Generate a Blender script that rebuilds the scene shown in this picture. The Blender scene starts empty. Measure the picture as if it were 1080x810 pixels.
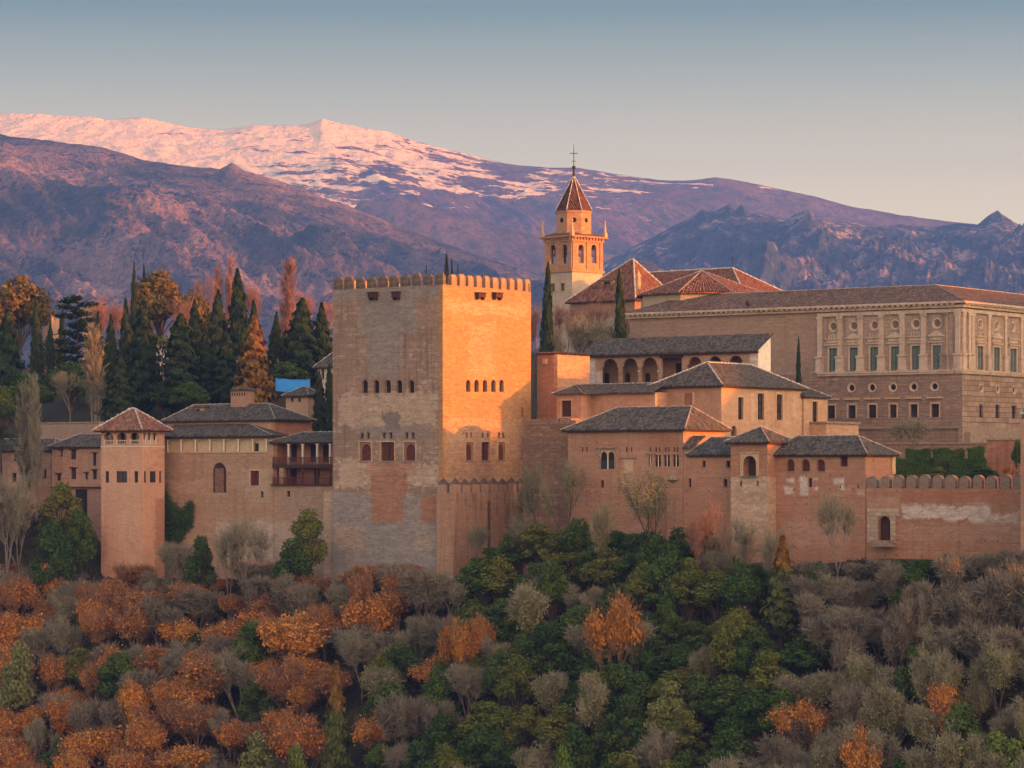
import bpy, math, random
import numpy as np
from mathutils import Vector, Matrix

# ---------------------------------------------------------------- camera, sky, sun, exposure
sc = bpy.context.scene
col = sc.collection
F, CX, HY = 3150.0, 540.0, 500.0          # focal length in photo pixels, principal column, horizon row
R_ = math.radians
cam_d = bpy.data.cameras.new('camera')
cam = bpy.data.objects.new('camera', cam_d)
col.objects.link(cam)
cam.location = (0, 0, 0)
cam.rotation_euler = (R_(90), 0, 0)
cam_d.sensor_width = 36
cam_d.lens = F / 1080 * 36
cam_d.shift_y = 95 / 1080
cam_d.clip_start = 1
cam_d.clip_end = 40000
sc.camera = cam

SKY_BAND = [(0.0, (3.33, 2.48, 1.27)), (0.27, (2.56, 1.91, 0.98)), (0.445, (1.24, 1.16, 0.74)), (0.57, (0.48, 0.65, 0.52)), (1.0, (0.29, 0.39, 0.31))]
GLOW = (4.15, 1.95, .98)                     # afterglow of the sunset sky behind and right of the camera
SUN_EL, SUN_T = 5.0, -20.0                 # elevation; angle from +X towards +Y
w = bpy.data.worlds.new('World')
sc.world = w
w.use_nodes = True
wn = w.node_tree
wn.nodes.clear()
wo = wn.nodes.new('ShaderNodeOutputWorld')
bg = wn.nodes.new('ShaderNodeBackground')
sky = wn.nodes.new('ShaderNodeTexSky')
sky.sky_type = 'NISHITA'
sky.sun_disc = False
sky.sun_elevation = R_(SUN_EL)
sky.sun_rotation = R_(90 - SUN_T)
sky.altitude = 700
sky.air_density = 1.3
sky.dust_density = 2.5
sky.ozone_density = 1.6
# the dusk band low over the mountains opposite the camera: peach at the skyline, grey-blue above it
def wnode(t_, inp=None, **pr):
    x = wn.nodes.new('ShaderNode' + t_)
    for k, v in pr.items(): setattr(x, k, v)
    for k, v in (inp or {}).items():
        if hasattr(v, 'is_output'): wn.links.new(v, x.inputs[k])
        else: x.inputs[k].default_value = v
    return x
wtc = wnode('TexCoord')
wsx = wnode('SeparateXYZ', {0: wtc.outputs['Generated']})
ramp = wnode('ValToRGB', {0: wnode('MapRange', {0: wsx.outputs[2], 1: .04, 2: .24}).outputs[0]})
cr_ = ramp.color_ramp
for i, (p_, c_) in enumerate(SKY_BAND):
    e_ = cr_.elements[i] if i < 2 else cr_.elements.new(p_)
    e_.position = p_; e_.color = (*c_, 1)
fr_ = wnode('MapRange', {0: wsx.outputs[1], 1: .25, 2: .8})
lo_ = wnode('MapRange', {0: wsx.outputs[2], 1: .55, 2: .22})
bm_ = wnode('Math', {0: fr_.outputs[0], 1: lo_.outputs[0]}, operation='MULTIPLY')
mxs = wnode('Mix', {0: bm_.outputs[0], 6: sky.outputs[0], 7: ramp.outputs[0]}, data_type='RGBA')
gd_ = wnode('VectorMath', {0: wtc.outputs['Generated'], 1: (.36, -.91, .2)}, operation='DOT_PRODUCT')
gp_ = wnode('Math', {0: wnode('Math', {0: gd_.outputs['Value'], 1: 0.0}, operation='MAXIMUM').outputs[0], 1: 1.6}, operation='POWER')
gu_ = wnode('MapRange', {0: wsx.outputs[2], 1: -.05, 2: .02})
gm_ = wnode('Math', {0: gp_.outputs[0], 1: gu_.outputs[0]}, operation='MULTIPLY')
gl_ = wnode('VectorMath', {0: GLOW, 'Scale': gm_.outputs[0]}, operation='SCALE')
ga_ = wnode('VectorMath', {0: mxs.outputs[2], 1: gl_.outputs[0]}, operation='ADD')
wn.links.new(ga_.outputs[0], bg.inputs[0])
wn.links.new(bg.outputs[0], wo.inputs[0])
bg.inputs[1].default_value = 0.15
sd = bpy.data.lights.new('sun', 'SUN')
sd.energy = 2.35
sd.color = (1.0, 0.235, 0.015)
sd.angle = R_(0.55)
so = bpy.data.objects.new('sun', sd)
col.objects.link(so)
svec = Vector((math.cos(R_(SUN_T)) * math.cos(R_(SUN_EL)), math.sin(R_(SUN_T)) * math.cos(R_(SUN_EL)), math.sin(R_(SUN_EL))))
so.rotation_euler = (-svec).to_track_quat('-Z', 'Y').to_euler()
so.location = svec * 3000
sc.view_settings.view_transform = 'Standard'
sc.view_settings.look = 'None'
sc.view_settings.gamma = 1
sc.view_settings.exposure = 2.08
sc.render.engine = 'CYCLES'
sc.cycles.max_bounces = 6
sc.cycles.volume_bounces = 0
sc.cycles.use_denoising = True

rng = random.Random(7)

# ---------------------------------------------------------------- small helpers
def at(px, py, Y):
    return Vector(((px - CX) / F * Y, Y, (HY - py) / F * Y))

def tag(o, label=None, cat=None, group=None, kind=None):
    if label: o['label'] = label
    if cat: o['category'] = cat
    if group: o['group'] = group
    if kind: o['kind'] = kind
    return o

def empty(name, loc, rz=0):
    o = bpy.data.objects.new(name, None)
    col.objects.link(o)
    o.location = loc
    o.rotation_euler = (0, 0, rz)
    o.empty_display_size = 0.5
    return o

class MB:
    def __init__(s): s.v = []; s.f = []
    def poly(s, pts):
        n = len(s.v); s.v += [tuple(p) for p in pts]; s.f.append(tuple(range(n, n + len(pts)))); return s
    def box(s, x0, x1, y0, y1, z0, z1):
        n = len(s.v)
        s.v += [(x0,y0,z0),(x1,y0,z0),(x1,y1,z0),(x0,y1,z0),(x0,y0,z1),(x1,y0,z1),(x1,y1,z1),(x0,y1,z1)]
        s.f += [tuple(n+i for i in q) for q in ((0,3,2,1),(4,5,6,7),(0,1,5,4),(1,2,6,5),(2,3,7,6),(3,0,4,7))]
        return s
    def tube(s, p, q, r0, r1, k=6, cap=False):
        p, q = Vector(p), Vector(q); d = (q - p)
        if d.length < 1e-6: return s
        d.normalize(); a = d.orthogonal().normalized(); b = d.cross(a); n = len(s.v)
        for c, r in ((p, r0), (q, r1)):
            for i in range(k):
                t = 2 * math.pi * i / k
                s.v.append(tuple(c + a * (r * math.cos(t)) + b * (r * math.sin(t))))
        for i in range(k):
            j = (i + 1) % k
            s.f.append((n+i, n+j, n+k+j, n+k+i))
        if cap: s.f.append(tuple(range(n+k, n+2*k)))
        return s
    def prism(s, poly, z0, z1):
        n = len(s.v); k = len(poly)
        s.v += [(x, y, z0) for x, y in poly] + [(x, y, z1) for x, y in poly]
        s.f += [tuple(range(n, n+k))[::-1], tuple(range(n+k, n+2*k))]
        s.f += [(n+i, n+(i+1) % k, n+k+(i+1) % k, n+k+i) for i in range(k)]
        return s
    def face_prism(s, pts, P, d0, d1):                # polygon (s, z) on a wall plane, between two depths
        n = len(s.v); k = len(pts)
        s.v += [P(a, b, d0) for a, b in pts] + [P(a, b, d1) for a, b in pts]
        s.f += [tuple(range(n, n+k)), tuple(range(n+k, n+2*k))[::-1]]
        s.f += [(n+i, n+(i+1) % k, n+k+(i+1) % k, n+k+i) for i in range(k)]
        return s
    def pbox(s, P, s0, s1, z0, z1, d0, d1):
        return s.face_prism([(s0,z0),(s1,z0),(s1,z1),(s0,z1)], P, d0, d1)
    def mesh(s, name, mat=None, smooth=False):
        me = bpy.data.meshes.new(name)
        me.from_pydata(s.v, [], s.f)
        if mat: me.materials.append(mat)
        if smooth: me.polygons.foreach_set('use_smooth', [True] * len(me.polygons))
        me.update()
        return me
    def build(s, name, mat, parent=None, smooth=False):
        o = bpy.data.objects.new(name, s.mesh(name, mat, smooth))
        col.objects.link(o)
        if parent: o.parent = parent
        return o

jit = random.Random(5)
def link(name, me, parent=None, loc=(0,0,0), rz=0, scale=None):
    if name == 'merlon': rz += jit.uniform(-.05, .05); scale = (jit.uniform(.9, 1.06), 1, jit.uniform(.86, 1.03)); loc = (loc[0] + jit.uniform(-.05, .05)*(abs(rz) < 1), loc[1], loc[2])
    o = bpy.data.objects.new(name, me)
    col.objects.link(o)
    if parent: o.parent = parent
    o.location = loc; o.rotation_euler = (0, 0, rz)
    if scale: o.scale = scale
    return o

# ---------------------------------------------------------------- materials
class NT:
    def __init__(s, name):
        s.m = bpy.data.materials.new(name); s.m.use_nodes = True
        s.t = s.m.node_tree; s.t.nodes.clear()
        s.out = s.t.nodes.new('ShaderNodeOutputMaterial')
        s.tc = s.t.nodes.new('ShaderNodeTexCoord')
        s.co = s.tc.outputs['Object']
    def n(s, typ, inp=None, **pr):
        x = s.t.nodes.new('ShaderNode' + typ)
        for k, v in pr.items(): setattr(x, k, v)
        for k, v in (inp or {}).items():
            if hasattr(v, 'is_output'): s.t.links.new(v, x.inputs[k])
            elif v is not None: x.inputs[k].default_value = v
        return x
    def math(s, op, a, b=None, c=None, clamp=False):
        x = s.t.nodes.new('ShaderNodeMath'); x.operation = op; x.use_clamp = clamp
        for i, v in enumerate((a, b, c)):
            if v is None: continue
            if hasattr(v, 'is_output'): s.t.links.new(v, x.inputs[i])
            else: x.inputs[i].default_value = v
        return x.outputs[0]
    def map(s, v, a, b, c=0.0, d=1.0):
        return s.n('MapRange', {0: v, 1: a, 2: b, 3: c, 4: d}, clamp=True).outputs[0]
    def noise(s, scale, detail=4, rough=0.55, sc3=(1,1,1), off=(0,0,0), dist=0):
        mp = s.n('Mapping', {0: s.co, 1: off, 3: sc3})
        return s.n('TexNoise', {'Vector': mp.outputs[0], 'Scale': scale, 'Detail': detail, 'Roughness': rough, 'Distortion': dist}).outputs[0]
    def mix(s, f, a, b, mode='MIX'):
        x = s.t.nodes.new('ShaderNodeMix'); x.data_type = 'RGBA'; x.blend_type = mode
        for i, v in ((0, f), (6, a), (7, b)):
            if hasattr(v, 'is_output'): s.t.links.new(v, x.inputs[i])
            else: x.inputs[i].default_value = v if i == 0 else (*v[:3], 1)
        return x.outputs[2]
    def xyz(s):
        return s.n('SeparateXYZ', {0: s.co}).outputs
    def finish(s, color, rough=0.9, bump=None, bs=0.3, bd=0.1, spec=0.2, metallic=0):
        p = s.n('BsdfPrincipled', {'Roughness': rough, 'Specular IOR Level': spec, 'Metallic': metallic})
        if hasattr(color, 'is_output'): s.t.links.new(color, p.inputs[0])
        else: p.inputs[0].default_value = (*color[:3], 1)
        if bump is not None:
            b = s.n('Bump', {'Height': bump, 'Strength': bs, 'Distance': bd})
            s.t.links.new(b.outputs[0], p.inputs['Normal'])
        s.t.links.new(p.outputs[0], s.out.inputs[0])
        return s.m

def plain(name, c, rough=0.8, var=0.25, scale=3, spec=0.2, metallic=0):
    t = NT(name)
    n = t.noise(scale, 3)
    c2 = tuple(x * (1 - var) for x in c)
    return t.finish(t.mix(t.map(n, .35, .65), c, c2), rough, n, .15, .03, spec, metallic)

def wallmat(name, a, b, light=None, course=0.85, cs=0.25, seed=0, streak=0.35, brick=None, patches=(), blotch=0.12, wear=0.65, bump=0.5):
    """rammed earth, plaster or masonry: large blotches, courses, drips, worn or sun-tinted patches"""
    t = NT(name)
    x, y, z = t.xyz()
    o = (seed * 7.3, seed * 3.1, seed * 5.7)
    n1 = t.noise(blotch, 6, .62, (1, 1, 1.6), o, .6)
    n2 = t.noise(.55, 6, .68, (1, 1, 2.6), o)
    n3 = t.noise(3.2, 4, .65, (1, 1, 2.0), o)
    n4 = t.noise(1.5, 5, .75, (.55, .55, 1.5), (o[1], o[2], o[0]), .4)
    c = t.mix(t.map(n1, .38, .62), a, b)
    if light:
        area_ = t.map(t.noise(.19, 4, .6, off=(o[1], o[0], o[2])), .42, .58, .12, 1.25)
        c = t.mix(t.math('MULTIPLY', t.math('MULTIPLY', t.map(n4, .50, .66), wear), area_, clamp=True), c, light)
    rough_ = t.map(t.noise(.22, 3, .5, off=(o[2], o[0], o[1])), .40, .60, .15, 1)
    c = t.mix(t.math('MULTIPLY', t.map(n4, .47, .33, 0, .6), rough_), c, tuple(v * .48 for v in b))
    if light:
        c = t.mix(t.math('MULTIPLY', t.map(n2, .56, .66), wear), c, light)
    c = t.mix(t.map(n2, .50, .30, 0, .45), c, tuple(v * .62 for v in a))
    h = n3
    if course:                                         # horizontal lifts of the wall
        zz = t.math('ADD', t.math('DIVIDE', z, course), t.math('MULTIPLY', n1, .35))
        fr = t.math('FRACT', zz)
        line = t.math('MULTIPLY', t.map(t.math('ABSOLUTE', t.math('SUBTRACT', fr, .5)), .40, .5), t.map(n2, .42, .6))
        lev = t.n('TexWhiteNoise', {'W': t.math('FLOOR', zz)}, noise_dimensions='1D').outputs[0]
        c = t.mix(t.math('MULTIPLY', lev, cs), c, tuple(v * .66 for v in b))
        c = t.mix(t.math('MULTIPLY', line, cs * 2.2), c, tuple(v * .45 for v in a))
        h = t.math('SUBTRACT', h, t.math('MULTIPLY', line, .5))
    if course and course < 1.3:                         # putlog holes left by the shuttering
        al = t.math('ADD', x, y)
        fx_, fz_ = t.math('FRACT', t.math('DIVIDE', al, 1.9)), t.math('FRACT', t.math('DIVIDE', z, course * 2))
        rc = t.n('CombineXYZ', {0: t.math('FLOOR', t.math('DIVIDE', al, 1.9)), 1: t.math('FLOOR', t.math('DIVIDE', z, course * 2)), 2: seed})
        gate = t.math('GREATER_THAN', t.n('TexWhiteNoise', {0: rc.outputs[0]}, noise_dimensions='3D').outputs[0], .62)
        hole = t.math('MULTIPLY', t.math('MULTIPLY', t.math('LESS_THAN', fx_, .10), t.math('LESS_THAN', fz_, .13)), gate)
        c = t.mix(t.math('MULTIPLY', hole, .8), c, tuple(v * .2 for v in a))
    if brick:                                          # ashlar or rubble joints (size in m)
        xy = t.n('CombineXYZ', {0: t.math('ADD', x, y), 1: z, 2: 0.0})
        bt = t.n('TexBrick', {'Vector': xy.outputs[0], 'Scale': 1.0, 'Mortar Size': .035, 'Brick Width': brick[0], 'Row Height': brick[1],
                              'Color1': (1, 1, 1, 1), 'Color2': (.62, .6, .58, 1), 'Mortar': (.38, .35, .32, 1), 'Bias': 0.0})
        c = t.mix(brick[2], c, t.mix(1.0, c, bt.outputs[0], 'MULTIPLY'))
        h = t.math('SUBTRACT', h, t.math('MULTIPLY', bt.outputs[1], .6))
    if streak:                                         # rain streaks
        ns = t.noise(1.0, 4, .6, (1.6, 1.6, .09), o)
        c = t.mix(t.math('MULTIPLY', t.map(ns, .52, .70), min(.9, streak * 1.4)), c, tuple(v * .45 for v in a))
    for (ax, s0, s1, z0, z1, pc, amp, op) in patches:
        s_, other = (x, y) if ax == 'x' else (y, x)
        m = t.math('MINIMUM', t.math('MINIMUM', t.math('SUBTRACT', s_, s0), t.math('SUBTRACT', s1, s_)),
                   t.math('MINIMUM', t.math('SUBTRACT', z, z0), t.math('SUBTRACT', z1, z)))
        m = t.math('ADD', m, t.math('MULTIPLY', t.math('SUBTRACT', t.noise(.45, 8, .75, (1, 1, 1.5), (s0, z0, 3), .8), .5), amp * 1.35))
        m = t.math('MULTIPLY', t.map(m, -.1, .3), t.map(n4, .30, .46, .45, 1))
        lim = t.map(t.math('ABSOLUTE', other), .7, .8, 1, 0)
        m = t.math('MULTIPLY', t.math('MULTIPLY', m, lim), op)
        pv = t.mix(t.map(n4, .36, .62), tuple(v * .70 for v in pc), tuple(v * 1.12 for v in pc))
        pv = t.mix(t.map(n2, .52, .62, 0, .5), pv, tuple(v * .6 for v in pc))
        c = t.mix(m, c, pv)
    c = t.mix(t.map(n3, .3, .62, .38, 0), c, tuple(v * .45 for v in a))
    return t.finish(c, .95, t.math('ADD', h, n4), bump, .16, .1)

def tilemat(name, a, b, lichen, seed=0):
    t = NT(name)
    x, y, z = t.xyz()
    nr = t.n('SeparateXYZ', {0: t.tc.outputs['Normal']}).outputs
    side = t.math('GREATER_THAN', t.math('ABSOLUTE', nr[0]), t.math('ABSOLUTE', nr[1]))
    across = t.math('ADD', t.math('MULTIPLY', y, side), t.math('MULTIPLY', x, t.math('SUBTRACT', 1, side)))
    down = t.math('ADD', t.math('MULTIPLY', x, side), t.math('MULTIPLY', y, t.math('SUBTRACT', 1, side)))
    ch = t.math('SINE', t.math('MULTIPLY', across, 2 * math.pi / .34))
    cell = t.n('CombineXYZ', {0: t.math('FLOOR', t.math('DIVIDE', across, .34)), 1: t.math('FLOOR', t.math('DIVIDE', down, .42)), 2: seed})
    wn_ = t.n('TexWhiteNoise', {0: cell.outputs[0]}, noise_dimensions='3D').outputs[0]
    o = (seed * 3.3, seed, seed * 2)
    n1 = t.noise(.25, 5, .6, off=o); n2 = t.noise(1.6, 5, .7, off=o)
    c = t.mix(t.map(n1, .35, .65), a, b)
    c = t.mix(t.map(wn_, .6, 1, 0, .8), c, tuple(v * 1.6 for v in b))
    c = t.mix(t.map(wn_, .4, 0, 0, .85), c, tuple(v * .35 for v in a))
    c = t.mix(t.map(n2, .56, .68, 0, .7), c, lichen)
    c = t.mix(t.map(ch, -.2, -1, 0, .45), c, tuple(v * .3 for v in a))
    h = t.math('ADD', ch, t.math('MULTIPLY', wn_, .7))
    return t.finish(c, .9, h, .7, .07, .15)

def leafmat(name, a, b, dark=None, trans=.25, var=.5):
    t = NT(name)
    oi = t.n('ObjectInfo').outputs['Random']
    n = t.noise(.45, 3, .6)
    n2 = t.noise(4.0, 2, .6)
    f = t.math('ADD', t.map(n, .36, .64, 0, 1 - var), t.math('MULTIPLY', oi, var), clamp=True)
    c = t.mix(f, a, b)
    c = t.mix(t.map(n2, .45, .7, 0, .5), c, dark or tuple(v * .45 for v in a))
    d = t.n('BsdfDiffuse', {0: c})
    tr = t.n('BsdfTranslucent', {0: c})
    m = t.n('MixShader', {0: trans, 1: d.outputs[0], 2: tr.outputs[0]})
    t.t.links.new(m.outputs[0], t.out.inputs[0])
    return t.m

M = {}
M['wood_dark'] = plain('dark_wood', (.07, .035, .022), .8, .4)
M['wood_red'] = plain('red_brown_lattice', (.12, .035, .022), .8, .4)
M['wood_door'] = plain('door_wood', (.07, .03, .02), .8, .4)
M['white'] = plain('limewash', (.72, .66, .58), .9, .18, 1.5)
M['white_stone'] = plain('white_marble', (.66, .60, .52), .6, .15)
M['cream'] = plain('cream_blind', (.50, .40, .25), .9, .15, 1.2)
M['shutter'] = plain('green_shutter', (.12, .18, .155), .7, .25)
M['trim_ochre'] = plain('pale_ochre_trim', (.52, .36, .22), .9, .25, 2)
M['trim_stone'] = plain('weathered_stone_trim', (.30, .23, .17), .9, .35, 2)
M['mortar'] = plain('ridge_mortar', (.48, .42, .36), .95, .55, 2.5)
M['mortar_white'] = plain('white_ridge_tile', (.62, .58, .52), .9, .5, 2.5)
M['iron'] = plain('dark_iron', (.05, .045, .04), .6, .3, metallic=.4)
M['bronze'] = plain('old_bronze', (.09, .07, .04), .5, .3, metallic=.6)
M['tarp'] = plain('blue_tarpaulin', (.03, .22, .50), .5, .2, .6)
M['void'] = plain('dark_interior', (.03, .02, .016), .95, .3)
M['lamp'] = plain('pale_metal', (.5, .52, .55), .4, .1, metallic=.5)
g_ = NT('window_glass')
M['glass'] = g_.finish(g_.mix(g_.map(g_.noise(.5, 2), .4, .6), (.02, .022, .026), (.045, .045, .05)), .12, None, spec=.5)
g_ = NT('tall_window_glass')
M['glass_pale'] = g_.finish(g_.mix(g_.map(g_.noise(.8, 2), .4, .6), (.10, .14, .13), (.16, .19, .17)), .18, None, spec=.6)

GREY_TILE = tilemat('grey_roof_tiles', (.072, .066, .056), (.105, .09, .072), (.16, .15, .105), 1)
BLUE_TILE = tilemat('blue_grey_roof_tiles', (.06, .066, .066), (.085, .087, .083), (.12, .125, .105), 2)
BROWN_TILE = tilemat('brown_roof_tiles', (.15, .062, .038), (.20, .09, .055), (.17, .125, .085), 3)
PALACE_TILE = tilemat('brown_grey_roof_tiles', (.125, .075, .053), (.165, .105, .075), (.16, .13, .095), 5)
RED_TILE = tilemat('warm_roof_tiles', (.21, .09, .055), (.25, .135, .085), (.32, .25, .18), 4)

# ---------------------------------------------------------------- a building standing on its near corner
class Bld:
    """local x runs along the camera-left face (0 at the near corner, negative to the left), local y along the right face"""
    def __init__(s, name, label, cat, px, Y, a=37.0, base=None, zb=None, group=None):
        s.a = R_(a); s.ca, s.sa = math.cos(s.a), math.sin(s.a)
        s.cx, s.cy = (px - CX) / F * Y, Y
        s.zb = zb if zb is not None else (HY - base) / F * Y
        s.o = empty(name, (s.cx, s.cy, s.zb), -s.a)
        tag(s.o, label, cat, group)
    def wy(s, x, y): return s.cy - x * s.sa + y * s.ca
    def wx(s, x, y): return s.cx + x * s.ca + y * s.sa
    def lx(s, px, y=0):
        k = (px - CX) / F
        return (k * (s.cy + y * s.ca) - s.cx - y * s.sa) / (s.ca + k * s.sa)
    def ry(s, px, x=0):
        k = (px - CX) / F
        return (k * (s.cy - x * s.sa) - s.cx - x * s.ca) / (s.sa - k * s.ca)
    def z(s, py, x=0, y=0): return (HY - py) / F * s.wy(x, y) - s.zb
    def plane_corner(s, px, y=0):
        """depth of this building's left plane where it crosses photo column px"""
        return s.wy(s.lx(px, y), y)
    def hl(s, p0, p1, q0, q1, arch=0, y=0):
        a, b = s.lx(p0, y), s.lx(p1, y); m = (a + b) / 2
        return (a, b, s.z(q1, m, y), s.z(q0, m, y), arch)
    def hr(s, p0, p1, q0, q1, arch=0, x=0):
        a, b = s.ry(p0, x), s.ry(p1, x); m = (a + b) / 2
        return (a, b, s.z(q1, x, m), s.z(q0, x, m), arch)
    def LP(s, y=0): return lambda a, z, d: (a, y + d, z)
    def RP(s, x=0): return lambda a, z, d: (x - d, a, z)
    def FP(s, x): return lambda a, z, d: (x + d, a, z)          # far-left face
    def BP(s, y): return lambda a, z, d: (a, y - d, z)          # back face

def wall(mb, P, s0, s1, z0, z1, holes=(), rev=.35, nobot=()):
    ss = sorted({s0, s1} | {h[0] for h in holes} | {h[1] for h in holes})
    zz = sorted({z0, z1} | {h[2] for h in holes} | {h[3] for h in holes})
    ss = [v for v in ss if s0 <= v <= s1]; zz = [v for v in zz if z0 <= v <= z1]
    for i in range(len(ss) - 1):
        for j in range(len(zz) - 1):
            a, b, c, d = ss[i], ss[i+1], zz[j], zz[j+1]
            if b - a < 1e-5 or d - c < 1e-5: continue
            m, k = (a + b) / 2, (c + d) / 2
            if any(h[0] < m < h[1] and h[2] < k < h[3] for h in holes): continue
            mb.poly([P(a,c,0), P(b,c,0), P(b,d,0), P(a,d,0)])
    for hi, (a, b, c, d, arch) in enumerate(holes):
        r = (b - a) / 2; m = (a + b) / 2
        rz = min(r * (1.25 if arch == 2 else 1.0), .92 * (d - c)) if arch else 0
        zs = d - rz
        mb.poly([P(a,c,0), P(a,c,rev), P(a,zs,rev), P(a,zs,0)])
        mb.poly([P(b,c,0), P(b,zs,0), P(b,zs,rev), P(b,c,rev)])
        if hi not in nobot: mb.poly([P(a,c,0), P(b,c,0), P(b,c,rev), P(a,c,rev)])
        if not arch:
            mb.poly([P(a,d,0), P(a,d,rev), P(b,d,rev), P(b,d,0)])
        else:
            n = 10; arc = [(m - r * math.cos(math.pi*i/n), zs + rz * math.sin(math.pi*i/n)) for i in range(n+1)]
            for i in range(n):
                (p, q), (p2, q2) = arc[i], arc[i+1]
                mb.poly([P(p,q,0), P(p,q,rev), P(p2,q2,rev), P(p2,q2,0)])
                cs_ = a if i < n // 2 else b
                mb.poly([P(cs_, d, 0), P(p, q, 0), P(p2, q2, 0)])
            mb.poly([P(a,d,0), P(m,d,0), P(m, zs+rz, 0)]) if abs(zs + rz - d) > 1e-4 else None

def block(b, L, R, z0, z1, hL=(), hR=(), x1=0, y0=0, rev=.35, cap=True, nobL=(), nobR=()):
    """a box of walls: x from -L to x1, y from y0 to y0+R"""
    mb = MB()
    wall(mb, b.LP(y0), -L, x1, z0, z1, hL, rev, nobL)
    wall(mb, b.RP(x1), y0, y0 + R, z0, z1, hR, rev, nobR)
    mb.poly([(-L,y0,z0), (-L,y0,z1), (-L,y0+R,z1), (-L,y0+R,z0)])
    mb.poly([(-L,y0+R,z0), (-L,y0+R,z1), (x1,y0+R,z1), (x1,y0+R,z0)])
    if cap: mb.poly([(-L,y0,z1), (x1,y0,z1), (x1,y0+R,z1), (-L,y0+R,z1)])
    return mb

def pane(b, P, h, rev, mat, nx=0, nz=0, fm=None, fw=.09, name='window', sill=None, label=None, surround=None, sw=.25):
    """one window: its pane set back in the reveal, with frame, sill and surround as sub-parts"""
    a, c, z0, z1, arch = h
    mb = MB(); mb.pbox(P, a - .03, c + .03, z0 - .03, z1 + .03, rev - .02, rev + .1)
    o = mb.build(name, mat, b.o)
    if label: o['label'] = label
    if fm:
        f = MB(); d0, d1 = rev - .12, rev - .022
        for s_ in (a + .002, c - fw - .002): f.pbox(P, s_, s_ + fw, z0 + .002, z1 - .002, d0, d1)
        f.pbox(P, a + fw, c - fw, z0 + .002, z0 + fw, d0, d1)
        f.pbox(P, a + fw, c - fw, z1 - fw, z1 - .002, d0, d1)
        for i in range(1, nx):
            m = a + (c - a) * i / nx; f.pbox(P, m - fw * .4, m + fw * .4, z0 + fw, z1 - fw, d0 + .01, d1)
        for i in range(1, nz):
            m = z0 + (z1 - z0) * i / nz; f.pbox(P, a + fw, c - fw, m - fw * .3, m + fw * .3, d0 + .02, d1 - .003)
        f.build('frame', fm, o)
    if sill:
        MB().pbox(P, a - .12, c + .12, z0 - .16, z0 - .004, -.14, rev * .5).build('sill', sill, o)
    if surround:
        f = MB()
        f.pbox(P, a - sw, a - .003, z0, z1 + .003, -.05, .02); f.pbox(P, c + .003, c + sw, z0, z1 + .003, -.05, .02)
        f.pbox(P, a - sw - .1, c + sw + .1, z1 + .006, z1 + sw + .006, -.09, .02)
        f.build('surround', surround, o)
    return o

def caps(lines, mat, parent, r=.15, name='ridge_tiles', seed=0):
    """rows of half-round ridge tiles bedded in mortar"""
    rg = random.Random(seed); mb = MB()
    for p, q in lines:
        p, q = Vector(p), Vector(q); L = (q - p).length; n = max(2, int(L / .5)); d = (q - p) / n
        for i in range(n):
            rr = r * rg.uniform(.75, 1.25) if i % 2 else r * .75
            o = Vector((0, 0, rg.uniform(-.02, .05)))
            mb.tube(p + d * i + o, p + d * (i + (.99 if i % 2 == 0 else .8)) + o, rr, rr * .85, 6, True)
    return mb.build(name, mat, parent)

def hip(b, x0, x1, y0, y1, ze, zr, hl, hr, axis='x', ov=.55, mat=None, cap=None, name='roof', cap_lines='all', r=.15, seed=0, eave=True):
    """hipped (hl, hr > 0) or gabled (0) tiled roof over a rectangle; ridge along x or y"""
    X0, X1, Y0, Y1 = x0 - ov, x1 + ov, y0 - ov, y1 + ov
    if axis == 'x':
        my = (y0 + y1) / 2; A = (x0 + hl if hl else X0, my, zr); B_ = (x1 - hr if hr else X1, my, zr)
        C = [(X0,Y0,ze), (X1,Y0,ze), (X1,Y1,ze), (X0,Y1,ze)]
        tops = [[C[0], C[1], B_, A], [C[1], C[2], B_], [C[2], C[3], A, B_], [C[3], C[0], A]]
    else:
        mx = (x0 + x1) / 2; A = (mx, y0 + hl if hl else Y0, zr); B_ = (mx, y1 - hr if hr else Y1, zr)
        C = [(X0,Y0,ze), (X1,Y0,ze), (X1,Y1,ze), (X0,Y1,ze)]
        tops = [[C[0], C[1], A], [C[1], C[2], B_, A], [C[2], C[3], B_], [C[3], C[0], A, B_]]
    mb = MB(); th = .16
    for t_ in tops: mb.poly(t_)
    D = [(p[0], p[1], p[2] - th) for p in C]
    for i in range(4):
        j = (i + 1) % 4; mb.poly([C[i], D[i], D[j], C[j]])
    mb.poly(D)
    o = mb.build(name, mat, b.o)
    if eave:
        e = MB(); i_ = .18
        e.box(X0 + i_, X1 - i_, Y0 + i_, Y1 - i_, ze - th - .2, ze - th - .004)
        e.build('eave', M['wood_dark'], o)
    ln = [(A, B_)] if Vector(A) != Vector(B_) else []
    if cap_lines == 'all':
        ln += ([(C[0], A), (C[3], A)] if (hl and axis == 'x') else []) + ([(C[1], B_), (C[2], B_)] if (hr and axis == 'x') else [])
        ln += ([(C[0], A), (C[1], A)] if (hl and axis == 'y') else []) + ([(C[2], B_), (C[3], B_)] if (hr and axis == 'y') else [])
    if cap and ln: caps(ln, cap, o, r, seed=seed)
    return o

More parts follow.
